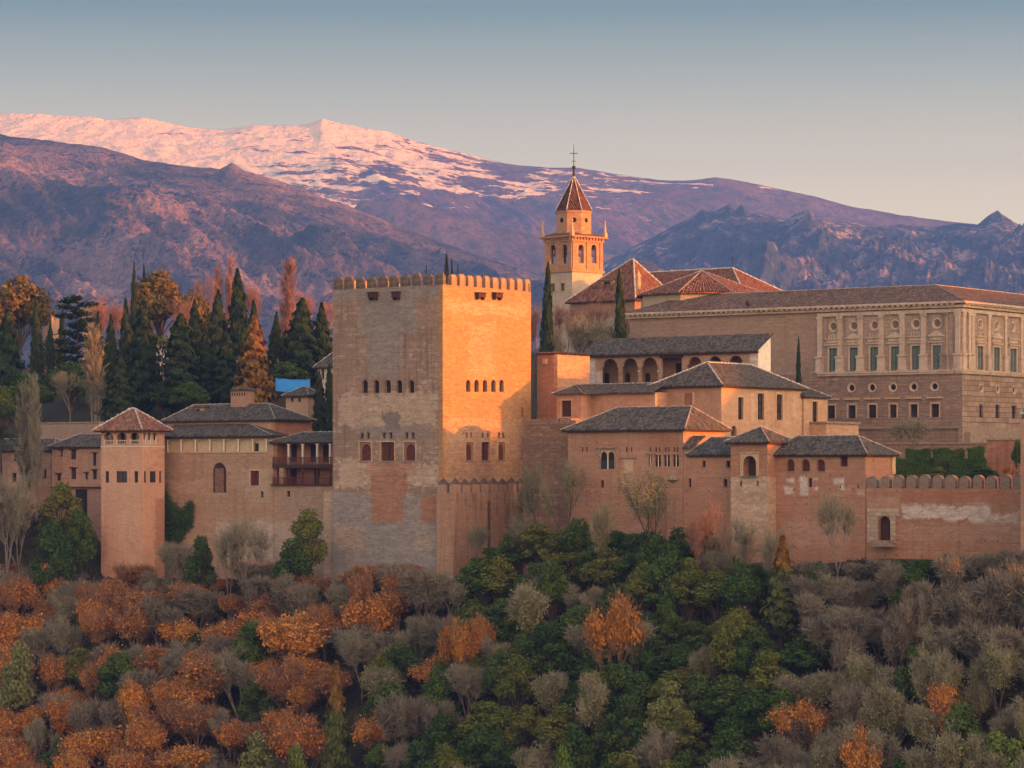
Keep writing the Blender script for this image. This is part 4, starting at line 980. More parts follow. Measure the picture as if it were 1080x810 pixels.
m.poly([(*p, zs_ - .004) for p in sg]); ro = m.build('spire', spire_mat, Bf.o); caps([((*p, zs_), (mx, my, zp)) for p in sg], M['mortar_white'], ro, .12, seed=9)
m = MB(); zx = Bf.z(152.5, mx, my)
m.tube((mx, my, zp - .4), (mx, my, zp + 1.2), .3, .16, 8); m.tube((mx, my, zp + 1.2), (mx, my, zx), .09, .05, 6)
for k in range(6): t0, t1 = -math.pi/2 + math.pi*k/6, -math.pi/2 + math.pi*(k+1)/6; m.tube((mx, my, zp + 1.5 + .4*math.sin(t0)), (mx, my, zp + 1.5 + .4*math.sin(t1)), .4*math.cos(t0) + .01, .4*math.cos(t1) + .01, 8)
zc_ = Bf.z(161.7, mx, my); m.tube((mx - .55, my - .55, zc_), (mx + .55, my + .55, zc_), .08, .08, 6); m.tube((mx - .3, my - .3, zc_ - 1.6), (mx + .3, my + .3, zc_ - 1.6), .06, .06, 6); m.build('cross', M['iron'], Bf.o)
for x, y in ((-bL - .35, -.35), (.35, -.35), (.35, bR + .35), (-bL - .35, bR + .35)):
    m = MB(); hz = zd0; m.box(x - .35, x + .35, y - .35, y + .35, hz, hz + .9); m.tube((x, y, hz + .9), (x, y, hz + 3.0), .32, .1, 8, True); m.tube((x, y, hz + 3.0), (x, y, hz + 3.35), .2, .12, 8, True); m.build('pinnacle', M['trim_ochre'], Bf.o)

# ================================================================ left: pink corner tower with loggia
R = Bld('corner_tower', 'smooth pink corner tower with arched loggia under a warm tiled pyramid roof', 'tower', 149.6, 482.5, base=625)
rL, rR = -R.lx(106.6), R.ry(173.5)
zl0, ze = R.z(470.5), R.z(453)
r_mat = wallmat('smooth_pink_plaster', (.62, .365, .245), (.57, .33, .22), (.64, .43, .31), 0, 0, 33, .22, blotch=.2, wear=.3, patches=[pR(R, 163, 175, 525, 612, (.40, .20, .12), 1.4, .8)])
win = [R.hl(a, c, 497, 509) for a, c in ((111, 115), (122.6, 134), (141.6, 145.6))]; winr = [R.hr(a, c, 497, 509) for a, c in ((152, 154.2), (158, 164.4), (168, 170.2))]
block(R, rL, rR, -3, zl0, win, winr, rev=.3).build('wall', r_mat, R.o)
for h, P in [(h, R.LP()) for h in win] + [(h, R.RP()) for h in winr]: pane(R, P, h, .28, M['glass'], 2 if h[1] - h[0] > 1.2 else 0, 2, M['wood_dark'], .12)
ar = [R.hl(a, c, 456.5, 470, 1) for a, c in ((109, 119.8), (122.3, 134.2), (136.4, 147.2))]; arr = [R.hr(a, c, 456.5, 470, 1) for a, c in ((151, 154.2), (155.8, 159.6), (161.2, 165.2))]
zz0 = zl0 + .004
fixz = lambda h: (h[0], h[1], zz0 + .35, ze - .45, 1)
ar = [fixz(h) for h in ar]; arr = [fixz(h) for h in arr]
m = MB(); wall(m, R.LP(), -rL, 0, zz0, ze, ar, .3); wall(m, R.RP(), 0, rR, zz0, ze, arr, .3); wall(m, R.FP(-rL), 0, rR, zz0, ze, arr, .3); wall(m, R.BP(rR), -rL, 0, zz0, ze, ar, .3); m.build('loggia_arches', r_mat, R.o)
m = MB(); m.box(-rL + 1.7, -1.7, 1.7, rR - .5, zz0, ze); ir = m.build('inner_room', wallmat('loggia_inner_wall', (.44, .28, .18), (.38, .23, .15), None, 0, 0, 34), R.o)
m = MB()
for f_ in (.28, .72): x = -rL + 1.7 + (rL - 3.4) * f_; m.box(x - .35, x + .35, 1.63, 1.697, zz0 + .6, ze - .6)
m.build('window', M['void'], ir)
m = MB(); m.box(-rL - .08, .08, -.08, rR + .08, zl0 - .14, zl0 - .002); m.build('string_course', M['white_stone'], R.o)
for h, P in [(h, R.LP()) for h in ar] + [(h, R.RP()) for h in arr]:
    m = MB()
    for s in (h[0] + .09, h[1] - .09): m.tube(P(s, h[2], .12), P(s, h[3] - (h[1]-h[0])*.42, .12), .09, .08, 6)
    m.pbox(P, h[0], h[1], h[2] + .55, h[2] + .65, .1, .18)
    for k in range(5): s = h[0] + (h[1]-h[0])*(k+.5)/5; m.pbox(P, s - .03, s + .03, h[2], h[2] + .55, .11, .16)
    m.build('balustrade', M['white_stone'], R.o)
hip(R, -rL, 0, 0, rR, ze, R.z(430.8, -rL/2, rR/2), rL*.45, rL*.45, 'x', 1.0, RED_TILE, M['mortar_white'], r=.17)

# ---------------------------------------------------------------- wall with the glazed arcade, wing above, balconies
S2 = Bld('balcony_house', 'house with two dark wooden balconies on white posts against the great tower', 'house', 353, 468, base=625)
s2L = -S2.lx(288.4)
zb2 = S2.z(512, -4); s_mat = wallmat('patched_ochre_wall', (.41, .27, .18), (.35, .225, .15), (.50, .38, .28), .9, .22, 35, .3, blotch=.14,
    patches=[pL(S2, 288, 345, 548, 590, (.48, .40, .32), 3.5, .6), pL(S2, 296, 345, 516, 545, (.36, .27, .20), 4, .6)])
hs = [S2.hl(302.4, 306, 517.8, 524)]
block(S2, s2L, 8, -3, zb2, hs, rev=.4).build('wall', s_mat, S2.o); pane(S2, S2.LP(), hs[0], .4, M['void'], name='small_window')
zroof = S2.z(465.5, -4); zmid = S2.z(489.5, -4)
m = MB(); m.box(-s2L, 0, 3.0, 8, zb2 + .004, zroof + .4); m.box(-s2L, -s2L + .4, .3, 2.998, zb2 + .004, zroof); iw = m.build('inner_wall', wallmat('balcony_inner_wall', (.40, .20, .12), (.34, .17, .10), None, 0, 0, 36), S2.o)
for p, r0, r1 in [(p, 469, 487) for p in (297, 310, 330, 343)] + [(p, 494, 511) for p in (310, 334)]:
    q = S2.hl(p - 2.6, p + 2.6, r0, r1, 0, 2.9); MB().box(q[0], q[1], 2.92, 2.997, q[2], q[3]).build('door', M['void'], iw)
m = MB(); m.box(-s2L, 0, -.35, 2.99, zmid - .25, zmid); m.box(-s2L - .25, 0, -.5, 2.99, zb2 + .005, zb2 + .18); m.box(-s2L, 0, -.3, -.1, zmid - .6, zmid - .254); m.build('balcony_floor', M['wood_dark'], S2.o)
for p in (304.6, 319.4, 334.8, 348.5):
    x = S2.lx(p, -.1); m = MB(); m.box(x - .13, x + .13, -.25, .01, zmid + .004, zroof - .25); m.box(x - .3, x + .3, -.27, .03, zroof - .55, zroof - .256); m.build('post', M['white_stone'], S2.o)
    m = MB(); m.box(x - .1, x + .1, -.2, 0, zb2 + .19, zmid - .61); m.build('post', M['wood_red'], S2.o)
x = S2.lx(298, 0); m = MB(); m.box(x - .45, x + .45, -.3, .5, zb2 + .19, zmid - .61); m.build('pier', s_mat, S2.o)
for zf in (zmid + .01, zb2 + .19):
    m = MB(); m.box(-s2L - .05, 0, -.34, -.26, zf + 1.0, zf + 1.1); m.box(-s2L - .05, 0, -.33, -.27, zf + .08, zf + .16)
    n = 46
    for i in range(n): x = -s2L + s2L * (i + .5) / n; m.box(x - .045, x + .045, -.325, -.275, zf + .165, zf + .995)
    m.build('railing', M['wood_red'], S2.o)
hip(S2, -s2L, .2, .2, 6.5, zroof, S2.z(455.5, -4, 3.3), 3.2, 0, 'x', .75, GREY_TILE, M['mortar'], r=.1)

S1 = Bld('arcaded_wing', 'long ochre wing with seven blind cream arches under its eave and one tall arched niche', 'palace', 288, S2.plane_corner(288) - .05, base=625)
s1L = -S1.lx(168)
ze1 = S1.z(459.5, -s1L/2)
bays = [S1.hl(160 + a/5.4, 160 + c/5.4, 463.5, 476.3, 2) for a, c in ((97,165),(173,247),(255,328),(338,408),(417,490),(498,573),(582,650))]
bz0, bz1 = S1.z(476.3, -s1L/2), S1.z(462.8, -s1L/2); bays = [(h[0], h[1], bz0, bz1, 0) for h in bays]
niche = S1.hl(224, 238.7, 488, 519.6, 1); sq = S1.hl(264.2, 273.3, 496.5, 512); s1s = S1.hl(274.8, 277.8, 517.8, 524.6, 1)
s1_mat = wallmat('weathered_ochre_wall', (.42, .275, .185), (.36, .23, .15), (.50, .37, .27), .95, .2, 37, .28, blotch=.13,
    patches=[pL(S1, 180, 215, 505, 520, (.50, .33, .22), 4, .6), pL(S1, 228, 290, 549, 590, (.54, .46, .39), 3.0, .6), pL(S1, 256, 286, 494, 530, (.48, .36, .27), 4, .55), pL(S1, 246, 251, 515, 560, (.34, .19, .12), 1.2, .7)])
block(S1, s1L, 7, -3, ze1, bays + [niche, sq, s1s], rev=.3).build('wall', s1_mat, S1.o)
for k, h in enumerate(bays):
    o = pane(S1, S1.LP(), h, .28, M['cream'], name='blind_arch')
    m = MB(); P2 = lambda s, z, d: S1.LP()(s, z, d + .04); zsp = h[2] + (h[3]-h[2]) * .68
    wall(m, P2, h[0] + .003, h[1] - .003, zsp, h[3] - .003, [(h[0] + .12, h[1] - .12, zsp, h[3] - .15, 2)], .15, (0,)); m.build('arch_head', M['trim_ochre'], o)
    if k == 6:
        m = MB(); m.pbox(S1.LP(), h[0] + .1, h[0] + .8, h[2], h[2] + 1.3, .2, .255); m.build('hatch', M['void'], o)
for x in [bays[0][0] - .15] + [(p[1] + q[0])/2 for p, q in zip(bays, bays[1:])] + [bays[-1][1] + .15]:
    m = MB(); m.tube((x, -.08, bz0), (x, -.08, bz1 - .25), .12, .11, 6); m.box(x - .2, x + .2, -.2, .01, bz1 - .246, bz1 - .05); m.build('column', M['white'], S1.o)
m = MB(); m.pbox(S1.LP(), -s1L + 1, -1, bz0 - .22, bz0 - .004, -.12, .01); m.build('string_course', M['trim_ochre'], S1.o)
o = pane(S1, S1.LP(), niche, .29, M['wood_dark'], name='arched_niche'); a, c, z0, z1, _ = niche; m = MB(); m.pbox(S1.LP(), a + .35, c - .75, z0 + .05, z1 - .9, .2, .265); m.build('door_leaf', plain('bleached_wood', (.22, .13, .085), .9, .4), o)
pane(S1, S1.LP(), sq, .28, M['wood_red'], 2, 2, M['wood_dark'], surround=M['trim_ochre']); pane(S1, S1.LP(), s1s, .28, M['void'], name='arrow_slit')
ru = 7.0; zu = S1.z(446.8, -s1L*.3, 3.6)
m = MB(); ov = .7; q = [(-s1L, -ov, ze1), (.5, -ov, ze1), (S1.lx(263, 3.6), 3.6, zu), (-s1L, 3.6, zu)]
m.poly(q); m.poly([q[1], (.5, 3.6, ze1), q[2]]); m.poly([(*p[:2], p[2] - .18) for p in (q[0], q[1])] + [(.5, 3.6, ze1 - .18), (-s1L, 3.6, ze1 - .18)])
m.poly([q[0], q[1], (*q[1][:2], ze1 - .18), (*q[0][:2], ze1 - .18)]); m.poly([q[1], (.5, 3.6, ze1), (.5, 3.6, ze1 - .18), (*q[1][:2], ze1 - .18)])
ro = m.build('lean_to_roof', GREY_TILE, S1.o); caps([(q[1], q[2])], M['mortar'], ro, .1); m = MB(); m.box(-s1L + .2, .3, -ov + .18, 0 - .01, ze1 - .42, ze1 - .185); m.build('eave', M['wood_dark'], ro)
S3 = Bld('upper_wing', 'upper wing with broad grey hipped roof, square chimney and dormer behind the seven arches', 'house', 289.6, S1.wy(S1.lx(289.6, 3.7), 3.7), base=500)
s3L, s3R = -S3.lx(176), S3.ry(328)
block(S3, s3L, s3R, 0, S3.z(442), rev=.3).build('wall', wallmat('upper_wing_plaster', (.50, .31, .20), (.45, .27, .17), (.54, .40, .29), 0, 0, 38, .2, patches=[pR(S3, 286, 330, 438, 470, (.46, .22, .12), .3, .9)]), S3.o)
zr3 = S3.z(425.5, -s3L*.3, s3R/2)
hip(S3, -s3L, 0, 0, s3R, S3.z(442), zr3, S3.lx(205, s3R/2) + s3L, -S3.lx(283.5, s3R/2), 'x', .7, GREY_TILE, M['mortar'], r=.11)
x0, x1 = S3.lx(247.2, s3R/2), S3.lx(264.4, s3R/2); zc0, zc1 = zr3 - 1.5, S3.z(412.5, x0, s3R/2)
m = MB(); m.box(x0 + .1, x1 - .1, s3R/2 - 1, s3R/2 + 1, zc0, zc1); o = m.build('chimney', wallmat('chimney_brick', (.50, .31, .21), (.44, .26, .17), None, 0, 0, 39, .2, (.5, .25, .5)), S3.o)
m = MB(); m.box(x0 - .15, x1 + .15, s3R/2 - 1.25, s3R/2 + 1.25, zc1 + .004, zc1 + .2); cx_ = (x0+x1)/2
for p, q in (((x0 - .2, s3R/2 - 1.3), (x1 + .2, s3R/2 - 1.3)), ((x1 + .2, s3R/2 - 1.3), (x1 + .2, s3R/2 + 1.3)), ((x1 + .2, s3R/2 + 1.3), (x0 - .2, s3R/2 + 1.3)), ((x0 - .2, s3R/2 + 1.3), (x0 - .2, s3R/2 - 1.3))): m.poly([(*p, zc1 + .21), (*q, zc1 + .21), (cx_, s3R/2, zc1 + .75)])
m.build('chimney_cap', GREY_TILE, o)
m = MB()
for k in range(6): x = x0 + .45 + (x1 - x0 - .9) * k / 5; m.box(x - .1, x + .1, s3R/2 - 1.03, s3R/2 - .99, zc1 - .85, zc1 - .3)
m.build('chimney_vent', M['void'], o)
dx = S3.lx(213, 3); dz = S3.z(436.5, dx, 2.5); m = MB(); m.box(dx - 1.0, dx + 1.0, 2.4, 5.5, dz - .4, dz + 1.0); o = m.build('dormer', M['trim_ochre'], S3.o)
m = MB(); m.box(dx - .7, dx + .1, 2.33, 2.395, dz + .1, dz + .8); m.build('window', M['void'], o)
m = MB(); m.box(dx - 1.3, dx + 1.3, 2.0, 6, dz + 1.004, dz + 1.18); m.build('dormer_roof', GREY_TILE, o)

# ---------------------------------------------------------------- old houses at the far left
U1 = Bld('old_house', 'old pink house with two rows of small dark windows left of the pink corner tower', 'house', 108, 498, base=585)
u1L = -U1.lx(54.8)
u_mat = wallmat('old_house_plaster', (.44, .265, .19), (.38, .225, .16), (.50, .35, .26), 0, 0, 40, .3, blotch=.25, patches=[pL(U1, 50, 112, 514, 560, (.36, .21, .15), 1, .6)])
uw = [U1.hl(*q) for q in ((63.7, 66, 475, 481.7), (75, 80.2, 474.6, 484.6), (98, 101.4, 478, 491), (75, 80.2, 493.8, 505.4), (90, 92.6, 499, 505.5), (98, 102, 496, 505.5), (60, 64, 500, 507))]
block(U1, u1L, 8, -3, U1.z(470.5), uw, rev=.35).build('wall', u_mat, U1.o)
for h in uw:
    o = pane(U1, U1.LP(), h, .3, M['glass'], 2 if h[1]-h[0] > .7 else 0, 2, M['wood_dark'], .08); m = MB(); m.pbox(U1.LP(), h[0] - .3, h[1] + .3, h[3] + .004, h[3] + .2, -.2, .02); m.build('lintel', M['wood_dark'], o)
hip(U1, -u1L, 0, 0, 8, U1.z(470.5), U1.z(457.5, -4, 4), 2.5, 4.0, 'x', .6, GREY_TILE, M['mortar'], r=.1)
m = MB(); h = U1.hl(80, 92, 516, 545, 1); m.face_prism([(h[0], h[2]), (h[1], h[2]), (h[1], h[3]), (h[0], h[3])], U1.LP(), -.05, .02); m.build('undercroft_arch', M['void'], U1.o)
m = MB(); m.pbox(U1.LP(), -u1L, 0, U1.z(515), U1.z(513.4), -.35, .02); m.build('string_course', M['wood_dark'], U1.o)
U2 = Bld('old_house', 'lower old house with a sagging grey roof at the left edge of the view', 'house', 54.4, U1.plane_corner(54.4) + 1.2, base=575)
u2L = -U2.lx(-30)
uw = [U2.hl(*q) for q in ((14.8, 18.6, 478.5, 485.2), (30, 33.2, 478.3, 486), (41, 44.6, 477, 485), (13, 17.4, 499, 508.3), (27, 31, 497, 508), (46, 49, 495, 503), (-12, -8, 478, 486))]
block(U2, u2L, 8, -3, U2.z(474.5), uw, rev=.35).build('wall', wallmat('lower_house_plaster', (.42, .25, .18), (.36, .215, .155), (.50, .36, .27), 0, 0, 41, .3, blotch=.25, patches=[pL(U2, -30, 54, 512, 560, (.38, .19, .12), 1, .8)]), U2.o)
for h in uw: pane(U2, U2.LP(), h, .3, M['glass'], 2, 2, M['wood_dark'], .08, sill=M['wood_dark'])
hip(U2, -u2L, 0, 0, 8, U2.z(474.5), U2.z(462.5, -6, 4), 3, 3, 'x', .6, GREY_TILE, M['mortar'], r=.1, seed=2)
GW = Bld('garden_wall', 'long beige garden wall above the old houses', 'wall', 104, 528, base=470)
block(GW, -GW.lx(36), 1, -2, GW.z(446)).build('wall', wallmat('garden_wall_plaster', (.38, .28, .21), (.33, .24, .18), None, .8, .2, 42, .4), GW.o)
m = MB(); m.box(GW.lx(36) - .1, .1, -.15, 1.15, GW.z(446) + .004, GW.z(444.6)); m.build('coping', M['trim_stone'], GW.o)

# ---------------------------------------------------------------- small buildings among the trees
def cottage(name, label, px, Y, pl, pr, ytop, yridge, base, wm, roofm, wins=(), a=37.0, hips=True):
    b = Bld(name, label, 'house', px, Y, a=a, base=base)
    L, Rr = -b.lx(pl), b.ry(pr); hs = [b.hl(*q) for q in wins]
    block(b, L, Rr, -3, b.z(ytop), hs, rev=.3).build('wall', wm, b.o)
    for h in hs: pane(b, b.LP(), h, .3, M['glass'], name='window')
    if yridge is not None: hip(b, -L, 0, 0, Rr, b.z(ytop), b.z(yridge, -L/2, Rr/2), L*.4 if hips else 0, L*.4 if hips else 0, 'x', .6, roofm, M['mortar'], r=.1)
    else:
        m = MB(); m.box(-L - .2, .2, -.2, Rr + .2, b.z(ytop) + .004, b.z(ytop) + .3); m.build('coping', M['trim_stone'], b.o)
    return b
vm = wallmat('village_plaster', (.50, .34, .23), (.44, .29, .20), None, 0, 0, 43, .2)
vw = wallmat('white_village_plaster', (.62, .54, .46), (.54, .46, .38), None, 0, 0, 44, .2)
cottage('cottage', 'small cottage with two arched windows and grey roof beside the blue tarpaulin', 325, 512, 301.5, 340, 416.5, 408, 440, vm, GREY_TILE, [(306.6, 309.6, 419, 424, 1), (314.4, 317.4, 419, 424, 1)])
cottage('pavilion', 'white garden pavilion with steep grey roof tucked behind the great tower', 352, 505, 335, 372, 386.5, 371, 425, vw, GREY_TILE, [(339, 342, 389, 400), (345, 348, 389, 400)])
cottage('hillside_house', 'orange sunlit house with slanted roof between the pines at far left', 54, 650, 45, 62.5, 332.5, None, 380, vm, RED_TILE, [(50, 52, 336, 340)], a=20)
cottage('hillside_house', 'low sunlit house half hidden behind the dark cedar', 100, 660, 87, 106, 324, None, 380, vm, RED_TILE, [(90, 92, 328, 331)], a=20)
cottage('hillside_house', 'pale house with a lit window between the dark cypresses', 172, 585, 163, 184, 366, None, 410, vw, RED_TILE, [(166.5, 170.5, 374, 382)], a=25)
m = MB(); q = [at(290.5, 399, 528), at(327, 400.5, 526), at(327, 414, 520), at(290.5, 412.5, 522)]; o_ = Vector(q[3]); 
pts = []
for i in range(9):
    for j in range(5):
        p = q[0].lerp(q[1], i/8).lerp(q[3].lerp(q[2], i/8), j/4); p = p + Vector((0, 0, -.12*math.sin(math.pi*i/8) - .04*math.sin(i*2.1 + j))) - o_; pts.append(p)
m.v = [tuple(p) for p in pts]; m.f = [(i*5 + j, (i+1)*5 + j, (i+1)*5 + j + 1, i*5 + j + 1) for i in range(8) for j in range(4)]
tp = empty('tarpaulin_shelter', o_); tag(tp, 'bright blue tarpaulin shelter roof in front of the conifers', 'tarpaulin'); t_o = m.build('tarpaulin', M['tarp'], tp, True); s_ = t_o.modifiers.new('solid', 'SOLIDIFY'); s_.thickness = .06
for p in q: mm = MB(); v = Vector(p) - o_; mm.tube(v + Vector((0, 0, -4.5)), v, .07, .07, 6); mm.build('pole', M['iron'], tp)

# ---------------------------------------------------------------- terraced garden right: wall, hedges
RW = Bld('garden_wall', 'crumbling red garden wall behind the clipped hedges', 'wall', 1079, 424, a=20, base=520)
block(RW, -RW.lx(1041), 1, -2, RW.z(464)).build('wall', wallmat('crumbling_red_wall', (.36, .17, .11), (.30, .15, .10), (.42, .30, .24), .7, .2, 45, .5, (.6, .35, .4), blotch=.35, wear=.7), RW.o)
m = MB(); m.box(RW.lx(1041) - .1, .1, -.15, 1.2, RW.z(464) + .004, RW.z(461.5)); m.build('coping', M['trim_stone'], RW.o)
RX = Bld('terrace_wall', 'low stone terrace wall at the foot of the stone palace', 'wall', 1045, 455, a=30, base=500)
block(RX, -RX.lx(905), 1, -2, RX.z(468)).build('wall', wallmat('terrace_stone', (.36, .235, .17), (.30, .20, .15), (.42, .33, .27), .7, .25, 46, .5, (.8, .4, .6), blotch=.3, wear=.6), RX.o)
m = MB(); m.box(RX.lx(905), .1, -.15, 1.2, RX.z(468) + .004, RX.z(466.4)); m.build('coping', M['trim_stone'], RX.o)

# ================================================================ ground
CA, SA = math.cos(R_(37)), math.sin(R_(37))
def tab(rs, seed=0):
    r = np.random.RandomState(seed); return r.rand(rs, rs)
_T = tab(256, 5)
def vn(x, y):
    xi, yi = np.floor(x).astype(int), np.floor(y).astype(int); fx, fy = x - xi, y - yi
    fx, fy = fx*fx*(3-2*fx), fy*fy*(3-2*fy); a = lambda i, j: _T[(xi+i) % 256, (yi+j) % 256]
    return (a(0,0)*(1-fx) + a(1,0)*fx)*(1-fy) + (a(0,1)*(1-fx) + a(1,1)*fx)*fy
def fbm(x, y, o=5, g=.5):
    s, a, t = 0, 1, 0
    for i in range(o): s = s + a*vn(x*2**i + 17.3*i, y*2**i + 9.1*i); t += a; a *= g
    return s / t
def ridged(x, y, o=5, g=.5):
    s, a, t = 0, 1, 0
    for i in range(o): s = s + a*(1 - np.abs(2*vn(x*2**i + 31.7*i, y*2**i + 5.3*i) - 1)); t += a; a *= g
    return s / t
def sst(x, a, b):
    t = np.clip((x - a) / (b - a), 0, 1); return t*t*(3-2*t)
def ground(X, Y):
    X, Y = np.asarray(X, float), np.asarray(Y, float)
    s = (X + 10.4)*CA - (Y - 450)*SA; d = -(X + 10.4)*SA - (Y - 450)*CA
    zf = np.interp(s, [-110, -80, -71, -62, 0, 15, 35, 60, 75, 100, 140], [-6, -8, -15, -17, -17, -16, -13.5, -13, -11.5, -11.5, -9])
    zfront = np.maximum(zf - .85*np.maximum(0, d - 3.5) + np.where(d > 3, (fbm(X*.08, Y*.08) - .5)*3, 0), -64 + .02*np.maximum(0, d - 90))
    near = np.interp(Y, [-60, 0, 60, 200, 300], [-2.2, -2.6, -16, -58, -64])
    zfront = np.where(d > 60, np.maximum(near, -64), zfront)
    zl = np.interp(s, [-90, -60, -8, 10, 140], [-2, -3, -4, -3, -2])
    k = -d - 6
    left = 1 - sst(s, -45, 25)
    up = left*np.interp(k, [0, 34, 130, 260, 420], [0, 11, 27, 30, -10]) + (1 - left)*np.interp(k, [0, 72, 140, 260, 420], [0, 6, 16, 20, -10])
    up = up + (1 - left)*sst(k, 48, 62)*5*(1 - sst(X, 45, 62))
    zb = zl + np.where(k > 0, up, 0)
    off = np.interp(s, [-130, -66, -60, -5, 2, 32, 36, 140], [-5, -5, -8, -6, -13, -13, -5, -5])
    t = 1 - sst(d, off - 2.5, off)
    zb = zb - sst(X, 86, 112)*(zb + 48)*(Y < 640)  # unseen ground on the right lowered to let the low sun in
    z = zfront*(1 - t) + zb*t
    fade = sst(Y, 720, 1200); z = z*(1 - fade) + (-20)*fade
    # unseen hill on the right, its crest shaped to cast the wanted shade
    crest = np.interp(Y, [215, 255, 285, 300, 315, 324, 331, 341, 350, 362, 367, 372, 377, 383, 391, 417, 450, 520, 600, 800, 900], [-40, -22, -15, -10, 1, 12, 25, 26, 22, 30, 33, 36, 37, 40, 43.5, 46, 47, 48, 42, 24, -20])
    prof = np.exp(-((X - 265) / np.where(X < 265, 42, 90))**2)
    hill = -64 + (crest + 64)*prof  # added unseen hill that casts the shade
    return np.where((X > 130) & (Y > 180) & (Y < 900), np.maximum(z, hill), z)
def gz_(x, y): return float(ground(x, y))
xs = np.unique(np.concatenate([np.arange(-2640, 2641, 80), np.arange(-120, 130, 2.0), np.arange(130, 420, 6)]))
ys = np.unique(np.concatenate([np.arange(-60, 900, 60), np.arange(900, 11500, 200), np.arange(330, 640, 2.0), np.arange(200, 330, 6), np.arange(640, 900, 12)]))
def grid_obj(name, xs, ys, Z, mat, X=None, Y=None, smooth=True):
    nx, ny = (len(xs), len(ys)) if X is None else X.shape
    if X is None: X, Y = np.meshgrid(xs, ys, indexing='ij')
    V = np.stack([X, Y, Z], -1).reshape(-1, 3)
    i, j = np.meshgrid(np.arange(nx-1), np.arange(ny-1), indexing='ij')
    a = (i*ny + j).ravel(); Fc = np.stack([a, a+ny, a+ny+1, a+1], -1)
    me = bpy.data.meshes.new(name); me.from_pydata(V.tolist(), [], Fc.tolist()); me.materials.append(mat)
    if smooth: me.polygons.foreach_set('use_smooth', [True]*len(me.polygons))
    me.update(); o = bpy.data.objects.new(name, me); col.objects.link(o); return o
t = NT('woodland_soil')
n1, n2 = t.noise(.12, 6, .65), t.noise(1.2, 5, .7)
c = t.mix(t.map(n1, .4, .6), (.055, .042, .028), (.04, .045, .022)); c = t.mix(t.map(n2, .5, .7, 0, .6), c, (.09, .07, .05))
soil = t.finish(c, .95, n2, .6, .4, .05)
XX, YY = np.meshgrid(xs, ys, indexing='ij')
tag(grid_obj('ground', xs, ys, ground(XX, YY), soil), kind='structure', label='wooded hillside and valley ground below the palace walls')

# ================================================================ mountains
KM = 2.1                                               # metres per unit of the ranges' own grids
def far(t):
    t.co = t.n('Mapping', {0: t.co, 3: (1/KM, 1/KM, 1/KM)}).outputs[0]; return t
def mountain(name, Yr, D, crest, amp, mat, zbase, fx, shear, seed, nx=420, ny=150, pw=.85, crestn=2.0, back=.35, label=None, lobes=()):
    p = np.array([q[0] for q in crest], float); yy = np.array([q[1] for q in crest], float)
    Xc = (p - CX) / F * Yr; Zc = (HY - yy) / F * Yr
    X1 = np.linspace(Xc[0], Xc[-1], nx); zc = np.interp(X1, Xc, Zc); sc_ = Yr / F
    zc = zc + (fbm(X1*.05 / sc_ * .9 + seed, X1*0 + seed, 5, .55) - .5) * crestn * 2 * sc_
    v = np.concatenate([np.linspace(-1, 0, ny) , np.linspace(0, back, 14)[1:]])
    X, V = np.meshgrid(X1, v, indexing='ij')
    Y = Yr + V*D
    f = np.where(V <= 0, np.clip(1 + V, 0, 1)**pw, 1 - V*1.3)
    kw = max(3, nx//9); ker = np.hanning(2*kw + 1); ker /= ker.sum(); zs = np.convolve(np.pad(zc, kw, mode='edge'), ker, 'valid')
    Z = zbase + (zs[:, None] - zbase)*f + (zc - zs)[:, None]*np.where(V <= 0, np.exp(-(V/.045)**2), f)
    q = X*fx + V*shear*D*fx
    wgt = np.clip(-V*6, 0, 1)*np.clip((1 + V)*4, .15, 1)
    n = ridged(q + seed, V*D*fx*.35 + seed*2, 6, .52) - .55
    n2 = ridged(q*3.1 + seed*3, V*D*fx*1.3, 6, .6) - .55
    nn = (n*amp + n2*amp*.42)*wgt; nn = np.where(nn > 0, nn*np.clip((-V - .04)*3.2, 0, 1), nn)
    Z = Z + nn + (fbm(X*fx*9, Y*fx*9, 4) - .5)*amp*.12*np.clip(-V*20, 0.1, 1)
    for (lp, lv, wx, wv, h) in lobes:
        lx_ = (lp - CX)/F*Yr; Z = Z + h*np.exp(-((X - lx_)/(wx*sc_))**2 - ((V - lv)/wv)**2)
    o = grid_obj(name, None, None, Z*KM, mat, X*KM, Y*KM); return tag(o, kind='structure', label=label)

# wooded dark ridge, left; its dark trees tinted with haze blue
t = far(NT('haze_tinted_scrub'))
x, y, z = t.xyz()
n1 = t.noise(.006, 7, .62, dist=.5); n2 = t.noise(.05, 5, .7); n3 = t.noise(.22, 4, .7); nz = t.n('SeparateXYZ', {0: t.n('NewGeometry').outputs['Normal']}).outputs[2]
c = t.mix(t.map(n1, .42, .6), (.05, .052, .055), (.25, .155, .125))
c = t.mix(t.math('MULTIPLY', t.map(n3, .48, .56), t.map(n2, .36, .56)), c, (.018, .025, .032))
c = t.mix(t.math('MULTIPLY', t.map(n1, .57, .66), t.map(n2, .45, .6)), c, (.32, .20, .155))
ridge_mat = t.finish(c, .95, n2, .9, 26, .05)
mountain('wooded_ridge', 2600, 1000, [(-260,128),(-120,130),(0,141),(60,150),(110,156),(150,168),(200,176),(232,178),(244,171),(258,180),(300,192),(350,211),(400,230),(450,250),(500,268),(560,288),(620,312),(700,345),(800,380)],
         84, ridge_mat, -40, .0062, .55, 3.7, nx=900, ny=240, pw=.8, crestn=2.2, label='dark wooded ridge rising on the left behind the palace')
